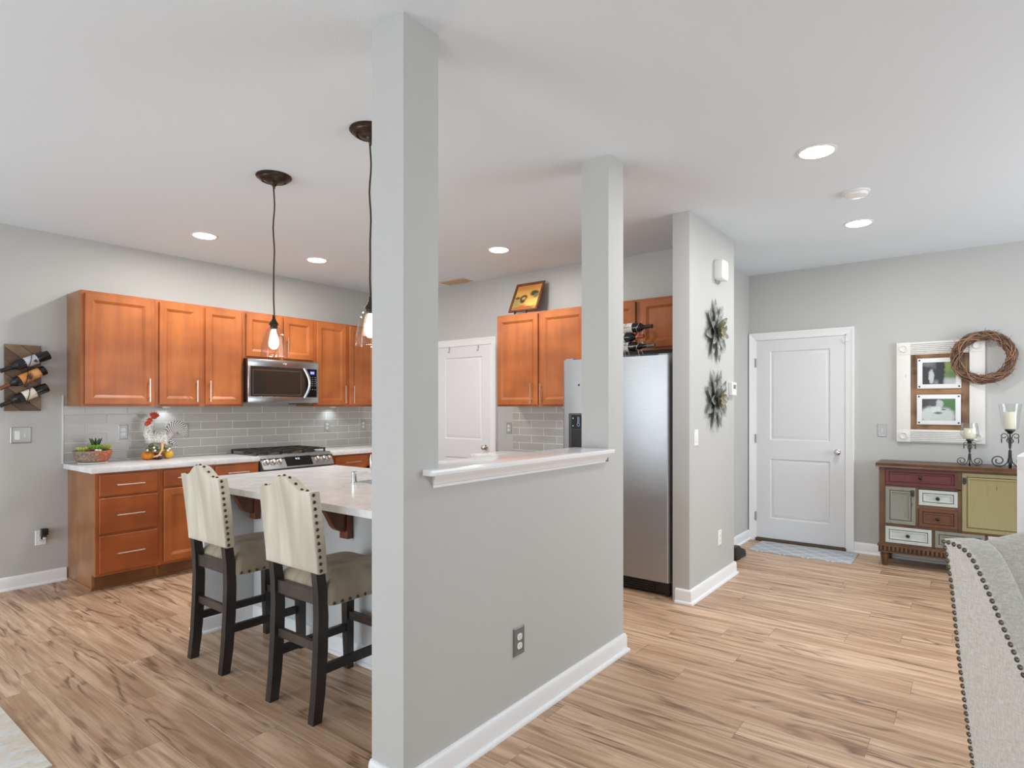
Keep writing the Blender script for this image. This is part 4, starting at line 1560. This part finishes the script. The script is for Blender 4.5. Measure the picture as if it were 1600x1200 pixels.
sp = speckle()
skin_body('body', [(-.01, 0, .172, .06, .058), (-.05, 0, .188, .06, .056), (-.08, 0, .218, .05, .05), (-.074, 0, .262, .038, .038), (-.054, 0, .308, .028, .028), (-.043, 0, .342, .023, .023),
                   (.04, 0, .178, .056, .05), (.085, 0, .205, .046, .036), (.12, 0, .24, .036, .024)],
          [(0, 1), (1, 2), (2, 3), (3, 4), (4, 5), (0, 6), (6, 7), (7, 8)], sp, t)
stp = stripes()
for k in range(8):
    R_ = .018 + .0105 * k
    for sd in (-1, 1):
        pts = []
        for i in range(12):
            a = PI * 1.02 - (PI * 1.02 + .75 - .06 * k) * i / 11
            pts.append((.15 + R_ * .92 * math.cos(a), sd * (.014 - .0012 * k) * (1 + .3 * i / 11), .222 + R_ * 1.08 * math.sin(a)))
        MB().tube(pts, [.006, .008, .009, .0095, .0095, .0095, .0095, .009, .0085, .008, .006, .002], 8, flat=.7).build('tail_feather', stp, t, angle=60)
for k in range(5):
    MB().tube([(.07, .014 * (k % 3 - 1), .165), (.11, .022 * (k % 3 - 1), .15 - .004 * k), (.15, .024 * (k % 3 - 1), .13 - .008 * k)], [.014, .014, .003], 8, flat=.5).build('tail_feather', stp, t, angle=60)
redg = plain('red_glaze', L(206, 66, 44), .35, var=.15, sc=40)
cb = MB()
for k in range(6):
    a = .2 + k * .42
    cb.tube([(-.034, 0, .362), (-.034 + .03 * math.cos(a) * 1.1, 0, .366 + .022 * math.sin(a)), (-.032 + .048 * math.cos(a), 0, .368 + .042 * math.sin(a))], [.012, .011, .002], 8)
cb.ball((-.03, 0, .364), .022, (1.1, .4, .9), 12, 8)
cb.build('comb', redg, t)
wt = MB().ball((-.068, -.012, .335), .022, (1, .7, .9), 12, 8).ball((-.088, -.014, .308), .022, (.8, .6, 1.1), 12, 8).ball((-.068, -.016, .306), .017, (.8, .6, 1.1), 12, 8).ball((-.088, .012, .306), .018, (.8, .6, 1.1), 12, 8)
wt.build('wattle', redg, t)
tan = plain('tan_glaze', L(222, 182, 122), .35, var=.1, sc=30)
MB().tube([(-.06, -.002, .348), (-.08, -.002, .346), (-.1, -.002, .338)], [.012, .009, .001], 8).build('beak', tan, t)
MB().ball((-.055, -.021, .354), .0045, (1, .6, 1), 8, 6).build('eye', M['black'], t)
for s, dx2 in ((-1, 0), (1, .035)):
    lg = MB().tube([(.02 + dx2, s * .02 - .02, .135), (.005 + dx2, s * .05 - .02, .085), (-.03 + dx2, s * .075 - .02, .04)], [.015, .009, .008], 8)
    for a in (-.6, 0, .6, PI):
        ln = .045 if a != PI else .02
        b0 = Vector((-.03 + dx2, s * .075 - .02, .04))
        dd = Vector((-math.cos(a), math.sin(a) - .3, -.35)).normalized()
        lg.tube([b0, b0 + dd * ln * .5 + Vector((0, 0, .004)), b0 + dd * ln], [.007, .006, .003], 6)
    lg.build('leg', tan, t)


def gourd(name, c, r, sq, mat, ribs=8):
    n, m = 32, 12
    rings = []
    for j in range(m + 1):
        ph = PI * j / m
        rr_ = math.sin(ph) * r
        rings.append([(c[0] + rr_ * (1 - .1 * abs(math.sin(ribs / 2 * 2 * PI * i / n))) * math.cos(2 * PI * i / n),
                       c[1] + rr_ * (1 - .1 * abs(math.sin(ribs / 2 * 2 * PI * i / n))) * math.sin(2 * PI * i / n),
                       c[2] + r * sq * math.cos(ph)) for i in range(n)])
    return MB().rings(rings, True, False, False).build(name, mat, t, angle=70)


gourd('pumpkin', (-.085, -.01, .036), .055, .64, plain('orange_glaze', L(226, 138, 42), .3, var=.12, sc=20))
gourd('squash', (.075, -.005, .04), .052, .75, plain('yellow_glaze', L(228, 176, 44), .3, var=.12, sc=20), 6)
gourd('aubergine', (0.0, -.035, .03), .042, .7, plain('purple_glaze', L(104, 62, 66), .25, var=.15, sc=40), 4)
gourd('pumpkin', (.0, .04, .03), .05, .6, plain('dark_orange_glaze', L(200, 104, 40), .3), 8)
lv = MB()
for k in range(26):
    a = random.random() * 2 * PI
    el = random.uniform(-.3, 1.2)
    c = Vector((-.06, -.045, .09)) + Vector((math.cos(a) * math.cos(el), math.sin(a) * math.cos(el) * .7, math.sin(el))) * .038
    lv.ball(c, .016, (1, .7, .5), 8, 6, Matrix.Rotation(a, 3, 'Z') @ Matrix.Rotation(el, 3, 'Y'))
for k in range(10):
    a = random.random() * 2 * PI
    c = Vector((.06, -.035, .085)) + Vector((math.cos(a) * .025, math.sin(a) * .02, random.uniform(-.01, .02)))
    lv.ball(c, .013, (1, .7, .5), 8, 6, Matrix.Rotation(a, 3, 'Z'))
lv.build('leaves', plain('leaf_glaze', L(84, 100, 52), .35, var=.25, sc=60), t)
fl = MB()
for c in ((-.065, -.088, .105), (-.058, -.09, .08), (-.105, -.06, .085), (.065, -.072, .09), (.05, -.075, .075)):
    fl.ball(c, .01, (1, .7, 1), 8, 6)
fl.build('blossoms', M['wax'], t)

# ------------------------------------------------------------------ console cabinet
t = thing('console_cabinet', 'rustic patchwork console cabinet with coloured drawers and doors', 'cabinet', (6.075, .648, 0), -PI / 2)


def worn(name, base_c, edge_c, sc=5):
    tt = NT(name)
    v = tt.coords((1, 1, .25))
    a = tt.noise(v, sc * 6, 4, .65)
    sp_ = tt.noise(tt.coords((30, 30, 4)), 1.6, 3, .6)
    c = tt.mix(tt.math('MULTIPLY', tt.ramp(a, .5, .8), .5), base_c, edge_c)
    c = tt.mix(tt.math('MULTIPLY', tt.ramp(sp_, .68, .76), .75), c, L(60, 48, 38))
    return tt.bsdf(c, .45)


cw_ = wood('console_wood', L(78, 52, 34), L(122, 86, 58), 'x', 1.4, .4)
cwv = wood('console_wood_upright', L(78, 52, 34), L(120, 86, 58), 'z', 1.4, .4)
CW, CD = 1.035, .375
tp = MB().prism([(-.03, .858), (-.024, .866), (-.03, .892), (CD + .012, .892), (CD + .012, .858)], 'x', -.018, CW + .018, .002)
tp.build('top', cw_, t, angle=30)
b = MB().box(.005, .05, 0, CD, .185, .858).box(CW - .05, CW - .005, 0, CD, .185, .858).box(.05, CW - .05, .02, CD, .185, .858)
b.build('carcass', cwv, t, smooth=False)
r_ = MB().box(.05, CW - .05, .001, .02, .842, .858).box(.05, .575, .001, .02, .692, .702).box(.05, .56, .001, .02, .35, .372).box(.575, CW - .05, .001, .02, .345, .365)
r_.box(.05, CW - .05, .001, .02, .185, .207).box(.556, .58, .001, .02, .35, .845).box(.271, .289, .001, .02, .37, .695).box(.289, .556, .001, .02, .525, .55).box(.382, .4, .001, .02, .2, .352).box(.73, .745, .001, .02, .2, .352)
r_.build('rails', cwv, t, smooth=False)
PAN = [(0, .003), (.003, 0), (.026, 0), (.03, .004), (.034, .004), (.04, .001), (.046, .001), (.05, .007), (.054, .008)]
DRW = [(0, .003), (.003, 0), (.022, 0), (.026, .005), (.03, .005), (.034, .001), (.04, .001), (.044, .006)]
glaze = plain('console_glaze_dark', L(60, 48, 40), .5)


def front(nm, x0, x1, z0, z1, mat, prof, knob=None, hinge=False, key=None):
    d = MB().panel(x0 + .002, x1 - .002, z0 + .002, z1 - .002, .018, prof, -.006).build(nm, mat, t, angle=20)
    gi = .0265 if prof is DRW else .0305
    gw = .005
    gl_ = MB()
    a0, a1, b0, b1 = x0 + .002 + gi, x1 - .002 - gi, z0 + .002 + gi, z1 - .002 - gi
    yy0 = -.006 + (.0045 if prof is DRW else .0035)
    for q in ((a0, a1, b0, b0 + gw), (a0, a1, b1 - gw, b1), (a0, a0 + gw, b0, b1), (a1 - gw, a1, b0, b1)):
        gl_.box(q[0], q[1], yy0, yy0 + .004, q[2], q[3])
    gl_.build('groove_glaze', glaze, d, smooth=False)
    if knob:
        MB().lathe([(0, -.006), (.006, -.006), (.006, -.014), (.014, -.018), (.015, -.024), (.009, -.029), (0, -.03)], (knob[0], .006, knob[1]), 14, 'y').build('knob', M['bronze'], d, angle=60)
    if key:
        MB().box(key[0] - .012, key[0] + .012, -.01, -.004, key[1] - .026, key[1] + .022, .002).lathe([(0, -.01), (.008, -.01), (.01, -.018), (0, -.022)], (key[0], -.003, key[1] - .022), 12, 'y').build('latch', M['iron'], d)
    return d


redp = worn('worn_burgundy', L(98, 46, 50), L(70, 36, 40))
blup = worn('worn_grey_blue', L(134, 134, 126), L(100, 102, 96))
whip = worn('worn_pale_blue', L(190, 198, 194), L(160, 168, 164))
brnp = worn('worn_brown', L(104, 66, 44), L(84, 52, 36))
olip = worn('worn_olive', L(152, 143, 102), L(128, 119, 84))
front('drawer', .05, .558, .702, .846, redp, DRW, (.304, .778))
front('door', .05, .271, .372, .692, blup, PAN, key=(.25, .65))
front('drawer', .289, .556, .55, .682, whip, DRW, (.422, .616))
front('drawer', .289, .556, .37, .525, brnp, DRW, (.422, .447))
front('drawer', .05, .382, .207, .35, whip, DRW, (.216, .28))
front('drawer', .4, .73, .207, .35, blup, DRW, (.565, .28))
front('drawer', .745, CW - .05, .207, .35, whip, DRW, (.865, .28))
front('door', .58, CW - .05, .365, .842, olip, PAN, key=(.598, .782))
MB().box(.001, CW - .001, -.0025, CD - .002, .124, .172).build('dentil_shadow_board', glaze, t, smooth=False)  # dark-glazed board; its colour also paints the shade between the dentils
dm = MB().box(-.008, CW + .008, -.012, CD, .172, .186, .003).box(0, CW, -.006, CD, .119, .13)
for k in range(34):
    x = .012 + k * .0305
    dm.box(x, x + .016, -.012, -.003, .135, .172, .002)
dm.build('dentil_moulding', cw_, t, angle=30)
for x in (.045, CW - .045):
    for y in (.035, CD - .035):
        MB().lathe([(.0, .0), (.02, 0), (.022, .01), (.032, .08), (.036, .1), (.03, .106), (.036, .114), (.034, .123)], (x, y, 0), 8).build('foot', cwv, t, angle=30)

# ------------------------------------------------------------------ candle holders
def spiral(c, r, a0, turns, n=26, shrink=.25, plane='xz', ang=0.0):
    pts = []
    for i in range(n):
        f = i / (n - 1)
        a = a0 + turns * 2 * PI * f
        rr_ = r * (1 - (1 - shrink) * f)
        pts.append(Vector((c[0] + rr_ * math.cos(a), 0, c[2] + rr_ * math.sin(a))))
    return pts


def candle_holder(label, loc, hs, g_r0, g_r1, g_h, flared, cr, ch, candle_label, sc=1.0):
    t = thing('candle_holder', label, 'candle holder', loc, 0, 'iron candle holders on the console')
    MB().box(-.011 * sc, .011 * sc, -.004, .004, .03, hs - .03, .001).build('stem', M['iron'], t)
    for k in range(4):
        a = PI / 2 * k + PI / 4 * 0
        R = Matrix.Rotation(a, 4, 'Z')
        r = .036 * sc
        pts = [Vector((.006, 0, hs * .45)), Vector((.008, 0, hs * .25)), Vector((.016, 0, hs * .12)), Vector((.03 * sc, 0, .012)), Vector((.05 * sc, 0, .0035)), ]
        sp_ = spiral((.058 * sc, 0, .0035 + r), r, -PI / 2 + .25, 1.35, shrink=.3)
        pts += sp_
        mb = MB().tube(pts, .0035 * sc, 6, flat=2.0)
        r2 = .018 * sc
        p2 = [Vector((.005, 0, hs * .5)), Vector((.008, 0, hs * .72))] + spiral((.03 * sc, 0, hs * .82), r2, PI * .95, -.95, 18, .5)
        mb.tube(p2, .0026 * sc, 6, flat=1.6)
        mb.xf(R)
        mb.build('scroll_leg', M['iron'], t)
        rg = MB().tube([Vector((.042 * sc + .002 * math.cos(b_), .016 * sc * math.cos(b_), hs * .82 - .028 * sc + .016 * sc * math.sin(b_))) for b_ in [2 * PI * i / 16 for i in range(16)]], .002 * sc, 6, closed=True)
        rg.xf(R)
        rg.build('ring', M['iron'], t)
    MB().lathe([(0, hs - .034), (.012 * sc, hs - .034), (.016 * sc, hs - .02), (.026 * sc, hs - .012), (.026 * sc, hs), (0, hs)], n=20).build('cup', M['iron'], t, angle=40)
    if flared:
        pr = [(.02, hs + .001), (g_r0, hs + .004), (g_r0 + .003, hs + .02), (g_r0 + (g_r1 - g_r0) * .45, hs + g_h * .55), (g_r1, hs + g_h)]
    else:
        pr = [(.02, hs + .001), (g_r0 * .72, hs + .008), (g_r0, hs + .035), (g_r0 * 1.03, hs + .06), (g_r1, hs + g_h)]
    o_ = pr + [(r - .0022, z + .0018 if i == len(pr) - 1 else z) for i, (r, z) in reversed(list(enumerate(pr)))]
    MB().lathe(pr + [(r - .0022, max(z, hs + .0035)) for r, z in pr[::-1]], n=36, caps=False).build('glass_cup', M['glass'], t, angle=60)
    c = MB().lathe([(0, 0), (cr * .96, 0), (cr, .003), (cr, ch - .004), (cr * .96, ch), (cr * .5, ch - .003), (0, ch - .004)], n=28).build('candle', M['wax'], None, angle=50)
    c.location = (loc[0], loc[1], loc[2] + hs + .006)
    tag(c, candle_label, 'candle')
    wk = MB().cyl((0, 0, ch - .005), (.001, 0, ch + .008), .0012, n=6).build('wick', M['black'], c)
    return t


candle_holder('short scrolled iron candle holder with a round glass cup, in front of the window frame', (6.225, .017, .8925), .215, .062, .052, .135, False, .04, .085, 'short ivory candle in the shorter holder', .9)
candle_holder('tall scrolled iron candle holder with a flared glass cup', (6.235, -.24, .8925), .302, .052, .076, .205, True, .039, .135, 'tall ivory candle in the taller holder', 1.25)

# ------------------------------------------------------------------ salvaged window frame with photographs
t = thing('window_photo_frame', 'white salvaged window frame hung with two photographs', 'photo frame', (X1 - .001, .545, 1.06), -PI / 2)
FWD, FHT = .632, .895
wp = worn('chipped_white_paint', L(232, 230, 226), L(214, 206, 200), 3)
for x0, x1 in ((0, .106), (FWD - .106, FWD)):
    s_ = MB().box(x0, x1, -.03, 0, 0, FHT, .002)
    s_.build('stile', wp, t)
for z0, z1 in ((0, .115), (FHT - .112, FHT)):
    rl = MB().box(.106, FWD - .106, -.02, 0, z0, z1, .001)
    for k in range(6):
        z = z0 + .012 + k * .016
        rl.box(.106, FWD - .106, -.03, -.02, z, z + .01, .003)
    rl.build('fluted_rail', wp, t)
for x in (.053, FWD - .053):
    for z in (.057, FHT - .056):
        MB().box(x - .052, x + .052, -.034, -.03, z - .054, z + .054, .001).lathe([(.034, -.034), (.032, -.043), (.025, -.045), (.021, -.036), (0, -.034)], (x, 0, z), 24, 'y').build('corner_block', wp, t, angle=30)
bw = wood('barn_wood', L(58, 38, 26), L(158, 122, 92), 'z', 1.8, .7, 1.0)
bwh = wood('barn_wood_level', L(58, 38, 26), L(172, 128, 88), 'x', 1.8, .7, 1.0)
MB().box(.106, .158, -.022, -.004, .115, FHT - .112).box(FWD - .16, FWD - .106, -.022, -.004, .115, FHT - .112).build('inner_stile', bw, t, smooth=False)
MB().box(.158, FWD - .16, -.021, -.004, .115, .165).box(.158, FWD - .16, -.021, -.004, .43, .48).box(.158, FWD - .16, -.021, -.004, FHT - .158, FHT - .112).box(.158, FWD - .16, -.008, -.004, .16, FHT - .15).build('inner_rail', bwh, t, smooth=False)
G = L(110, 140, 76)
ph1 = blobs('photo_upper', L(52, 54, 58), [(.235, 0, .12, .2, L(116, 148, 92), .06), (.2, -.085, .1, .04, L(196, 200, 202), .5), (.23, .06, .08, .05, L(150, 176, 96), .5), (.065, -.03, .02, .06, L(206, 208, 212), .25), (.1, .07, .05, .03, L(96, 100, 104), .5), (.04, .08, .04, .02, L(120, 122, 126), .5), (.13, .05, .03, .2, L(44, 48, 52), .3)], amt=.012, sc=40, grain=.35)
ph2 = blobs('photo_lower', L(70, 70, 74), [(.21, .06, .08, .14, L(84, 128, 80), .2), (.06, -.05, .07, .075, L(214, 220, 220), .25), (.15, -.06, .085, .075, L(206, 216, 212), .25), (.125, .05, .028, .036, L(200, 206, 206), .25), (.075, .055, .03, .026, L(86, 86, 90), .3), (.1, .0, .04, .03, L(222, 226, 226), .3), (.155, .0, .014, .006, L(90, 96, 96), .6), (.115, -.03, .03, .008, L(110, 120, 116), .6)], amt=.01, sc=40, grain=.3)
for (x0, z0, z1, pm_, lb) in ((.157, .478, .745, ph1, 'upper'), (.154, .16, .424, ph2, 'lower')):
    p = thing('photograph', 'black, white and green photo on a white board, %s of two in the window frame' % lb, 'photograph', (X1 - .027, .545 - x0, 1.06 + z0), -PI / 2, 'photographs in the salvaged window frame')
    w2, h2 = .314, z1 - z0
    MB().box(0, w2, -.008, 0, 0, h2, .001).build('mount_board', M['trim'], p)
    q = MB().box(0, w2 - .076, -.0012, 0, -(h2 - .075) / 2, (h2 - .075) / 2).build('photo_print', pm_, p, smooth=False)
    q.location = (.038, -.0081, h2 / 2)
    for x in (.015, w2 - .015):
        for z in (.017, h2 - .017):
            MB().lathe([(0, -.013), (.005, -.012), (.0075, -.008)], (x, 0, z), 10, 'y').build('screw_head', M['bronze'], p)

# ------------------------------------------------------------------ wreath
t = thing('twig_wreath', 'round brown twig wreath overlapping the window frame corner', 'wreath', (X1 - .075, -.072, 1.79), -PI / 2)
tw = [wood('twig_%d' % k, a, b_, 'x', 3, .8) for k, (a, b_) in enumerate(((L(132, 100, 78), L(182, 146, 120)), (L(92, 64, 50), L(140, 104, 82))))]
rr_ = random.Random(3)
for g in range(2):
    mb = MB()
    for k in range(36):
        ph, n = rr_.random() * 2 * PI, 56
        r0 = .04 * math.sqrt(rr_.random())
        wq = rr_.choice((1, 2, 3)) * rr_.choice((-1, 1))
        span = rr_.uniform(.55, 1.0) * 2 * PI
        st = rr_.random() * 2 * PI
        pts = []
        for i in range(n):
            a = st + span * i / (n - 1)
            q = ph + wq * a
            r = .185 + (r0 + .004 * math.sin(9 * a + ph)) * math.cos(q)
            pts.append((r * math.cos(a), (r0 * .8) * math.sin(q), r * math.sin(a)))
        mb.tube(pts, rr_.uniform(.0022, .0045), 5)
    mb.build('twigs', tw[g], t, angle=80)
mb = MB()
for k in range(60):
    a = rr_.random() * 2 * PI
    r = .185 + rr_.choice((-1, 1)) * .036
    p = Vector((r * math.cos(a), -.02, r * math.sin(a)))
    d = Vector((math.cos(a + rr_.uniform(-1.4, 1.4)), rr_.uniform(-.5, .2), math.sin(a + rr_.uniform(-1.4, 1.4)))) * (.03 if r > .185 else -.02)
    mb.tube([p, p + d * .5, p + d], [.0016, .0012, .0006], 4)
mb.build('stray_twigs', tw[1], t)

# ------------------------------------------------------------------ mat, rug, shoe
def lattice():
    tt = NT('lattice_mat')
    v = tt.coords()
    x, y, z = tt.sep(v)
    u = tt.math('ABSOLUTE', tt.math('SUBTRACT', tt.math('FRACT', tt.math('DIVIDE', y, .2)), .5))
    l1 = tt.math('FRACT', tt.math('ADD', tt.math('DIVIDE', x, .16), tt.math('MULTIPLY', u, 1.0)))
    l2 = tt.math('FRACT', tt.math('SUBTRACT', tt.math('DIVIDE', x, .16), tt.math('MULTIPLY', u, 1.0)))
    m1 = tt.math('MINIMUM', tt.math('ABSOLUTE', tt.math('SUBTRACT', l1, .5)), tt.math('ABSOLUTE', tt.math('SUBTRACT', l2, .5)))
    f = tt.math('SUBTRACT', 1.0, tt.ramp(m1, .03, .07))
    c = tt.mix(f, L(184, 188, 194), L(232, 233, 234))
    n = tt.noise(v, 300, 2)
    c = tt.mix(tt.math('MULTIPLY', n, .3), c, L(150, 158, 168))
    return tt.bsdf(c, .9, bump=n, bump_d=.002)


t = MB().box(5.935, 6.415, .838, 1.705, .0006, .009, .003).build('doormat', lattice())
tag(t, 'pale blue lattice doormat in front of the white entry door', 'doormat')


def rugm():
    tt = NT('faded_rug')
    v = tt.coords((1, 2.2, 1))
    a = tt.noise(v, 7, 5, .7, .8)
    b_ = tt.noise(tt.coords((3, 40, 1)), 3, 3, .6)
    c = tt.mix(tt.ramp(a, .4, .62), L(222, 210, 192), L(226, 228, 226))
    c = tt.mix(tt.math('MULTIPLY', tt.ramp(tt.noise(v, 11, 4, .7), .56, .7), .55), c, L(168, 184, 192))
    c = tt.mix(tt.math('MULTIPLY', tt.ramp(b_, .62, .76), .5), c, L(120, 122, 126))
    return tt.bsdf(c, .95, bump=b_, bump_d=.002)


t = MB().box(-.95, .742, 2.78, 5.0, .0006, .011, .003).build('area_rug', rugm())
tag(t, 'faded cream and blue rug at the left edge of the floor', 'rug')

t = thing('shoe', 'black shoe on the floor behind the wall end by the fridge', 'shoe', (5.60, 1.70, 0), 0)
so = [(-.15, -.03), (-.1, -.042), (0, -.036), (.08, -.045), (.13, -.036), (.15, 0), (.13, .036), (.08, .045), (0, .036), (-.1, .042), (-.15, .03)]
MB().prism(so, 'z', 0.001, .02, .002).build('sole', M['black'], t)
rings = []
for z, sx, sy, dx2 in ((.02, 1, 1, 0), (.045, .98, .97, -.003), (.07, .8, .85, -.025), (.09, .55, .7, -.06), (.115, .42, .62, -.08)):
    rings.append([(x * sx + dx2, y * sy, z) for x, y in so])
MB().rings(rings).build('upper', plain('black_leather', L(30, 30, 32), .45), t, angle=70)

# ------------------------------------------------------------------ stair newel and rail at the right edge
t = thing('stair_newel', 'white square newel post with handrail at the right edge, before the console', 'newel post', (3.41, -.159, 0))
MB().box(0, .09, -.09, 0, 0.001, 1.1, .003).box(-.006, .096, -.096, .006, .001, .14, .004).rings([[(0, 0, 1.1), (.09, 0, 1.1), (.09, -.09, 1.1), (0, -.09, 1.1)], [(0, 0, 1.158), (.09, 0, 1.158), (.09, -.09, 1.158), (0, -.09, 1.158)], [(.03, -.03, 1.182), (.06, -.03, 1.182), (.06, -.06, 1.182), (.03, -.06, 1.182)]]).build('post', M['trim'], t, angle=30)
MB().box(.02, .07, -1.5, -.09, .93, .99, .01).build('handrail', M['trim'], t)
MB().box(.025, .065, -1.5, -.09, .1, .14, .004).build('bottom_rail', M['trim'], t)
for k in range(11):
    MB().box(.03, .06, -.23 - k * .12, -.20 - k * .12, .14, .93, .002).build('baluster', M['trim'], t)
MB().box(0, .09, -1.59, -1.5, 0.001, 1.16, .003).build('end_post', M['trim'], t)

# ------------------------------------------------------------------ wing chair at the right edge
t = thing('wing_chair', 'beige linen wing chair with nailhead trim at the right edge', 'armchair', (1.776, .059, 0), -PI / 4)


def linen():
    tt = NT('beige_linen')
    a = tt.noise(tt.coords((260, 260, 40)), 1.4, 2, .6)
    b_ = tt.noise(tt.coords((40, 40, 260)), 1.4, 2, .6)
    f = tt.math('MULTIPLY', tt.math('ADD', a, b_), .5)
    c = tt.mix(tt.ramp(f, .35, .65), L(190, 185, 176), L(214, 210, 202))
    return tt.bsdf(c, .9, bump=f, bump_d=.0005, spec=.15, sheen=.15)


lin = linen()
rear = [(0.0, 1.058), (.009, 1.023), (.023, .951), (.043, .785), (.08, .552), (.115, .3), (.135, .16)]
frontc = [(.022, 1.062), (.046, 1.062), (.066, 1.054), (.086, 1.038), (.104, 1.012), (.127, .972), (.166, .899), (.21, .818), (.262, .728), (.33, .665), (.42, .64), (.56, .63), (.64, .615), (.665, .58), (.66, .16)]
poly = [(-u, z) for u, z in frontc] + [(-u, z) for u, z in rear[::-1]]


def wing(x0, x1):
    def inset(d):
        # shrink towards the middle line a little for rounded edges
        out = []
        n = len(poly)
        for i in range(n):
            p0, p1, p2 = Vector(poly[i - 1]), Vector(poly[i]), Vector(poly[(i + 1) % n])
            d1, d2 = (p1 - p0).normalized(), (p2 - p1).normalized()
            n1, n2 = Vector((-d1.y, d1.x)), Vector((-d2.y, d2.x))
            m = (n1 + n2)
            m = m / max(.5, m.dot(n1))
            out.append(p1 + m * d)
        return out
    rs = []
    for x, d in ((x0, .012), (x0 + .001, .006), (x0 + .005, .001), (x0 + .012, 0), (x1 - .02, 0), (x1 - .008, .004), (x1, .014)):
        q = inset(d)
        rs.append([(x, p.x, p.y) for p in q])
    return MB().rings(rs)


near_wing = wing(0, .085).build('wing_arm', lin, t, angle=40)
mb = wing(-.70, -.615)
mb.xf(Matrix.Diagonal((-1, 1, 1, 1)))
mb.build('wing_arm', lin, t, angle=40)


def rear_u(z):
    for (u0, z0), (u1, z1) in zip(rear[:-1], rear[1:]):
        if z1 <= z <= z0:
            return u0 + (u1 - u0) * (z0 - z) / (z0 - z1)
    return rear[0][0] if z > rear[0][1] else rear[-1][0]


N = 24
rs = []
for k in range(N + 1):
    x = .07 + .56 * k / N
    q = (k / N - .5) * 2
    zt = 1.05 + .035 * (1 - q * q) ** 1 
    dome = .012 * (1 - q ** 4)
    col = []
    for i in range(12):
        z = .3 + (zt - .03 - .3) * i / 11
        col.append((x, -(rear_u(z) + .012 - .012 * (i / 11)), z))
    for i in range(1, 7):
        a = PI * i / 7
        uu = rear_u(1.04)
        col.append((x, -(uu + .026 - .026 * math.cos(a)), zt - .03 + .03 * math.sin(a)))
    for i in range(12):
        z = zt - .03 - (zt - .03 - .42) * i / 11
        col.append((x, -(rear_u(z) + .052 + dome * math.sin(PI * i / 11) + .05 * (i / 11) ** 2), z))
    rs.append(col)
MB().rings(rs).build('backrest', lin, t, angle=60)
MB().box(.088, .612, -.64, -.16, .17, .33, .02).build('seat_base', lin, t)
MB().box(.09, .61, -.67, -.2, .332, .47, .035, 4).build('seat_cushion', lin, t, angle=60)
for x, u in ((.05, .17), (.65, .17), (.05, .62), (.65, .62)):
    MB().rings([[(x - r, -u - r, z), (x + r, -u - r, z), (x + r, -u + r, z), (x - r, -u + r, z)] for r, z in ((.016, 0), (.028, .165))]).build('leg', M['walnut'], t)


def along(pts, step):
    out, acc = [], 0
    for (a, b_), (c, d) in zip(pts[:-1], pts[1:]):
        ln = math.hypot(c - a, d - b_)
        while acc <= ln:
            f = acc / ln
            out.append((a + (c - a) * f, b_ + (d - b_) * f))
            acc += step
        acc -= ln
    return out


chn = plain('pewter_nail_head', L(112, 104, 94), .3, .85, var=.2, sc=80)
rp = along([(.006, 1.052), (.0155, 1.02), (.0295, .951), (.0495, .785), (.0865, .552), (.105, .42)], .0149)
fp = along([(.02, 1.053), (.046, 1.051), (.06, 1.047), (.071, 1.04), (.083, 1.03), (.1, 1.006), (.123, .967), (.162, .894), (.206, .812), (.258, .722), (.326, .656)], .0149)
studs('nail_head', [(-.0005, -u, z) for u, z in rp + fp], .0057, (.55, 1, 1), chn, near_wing)
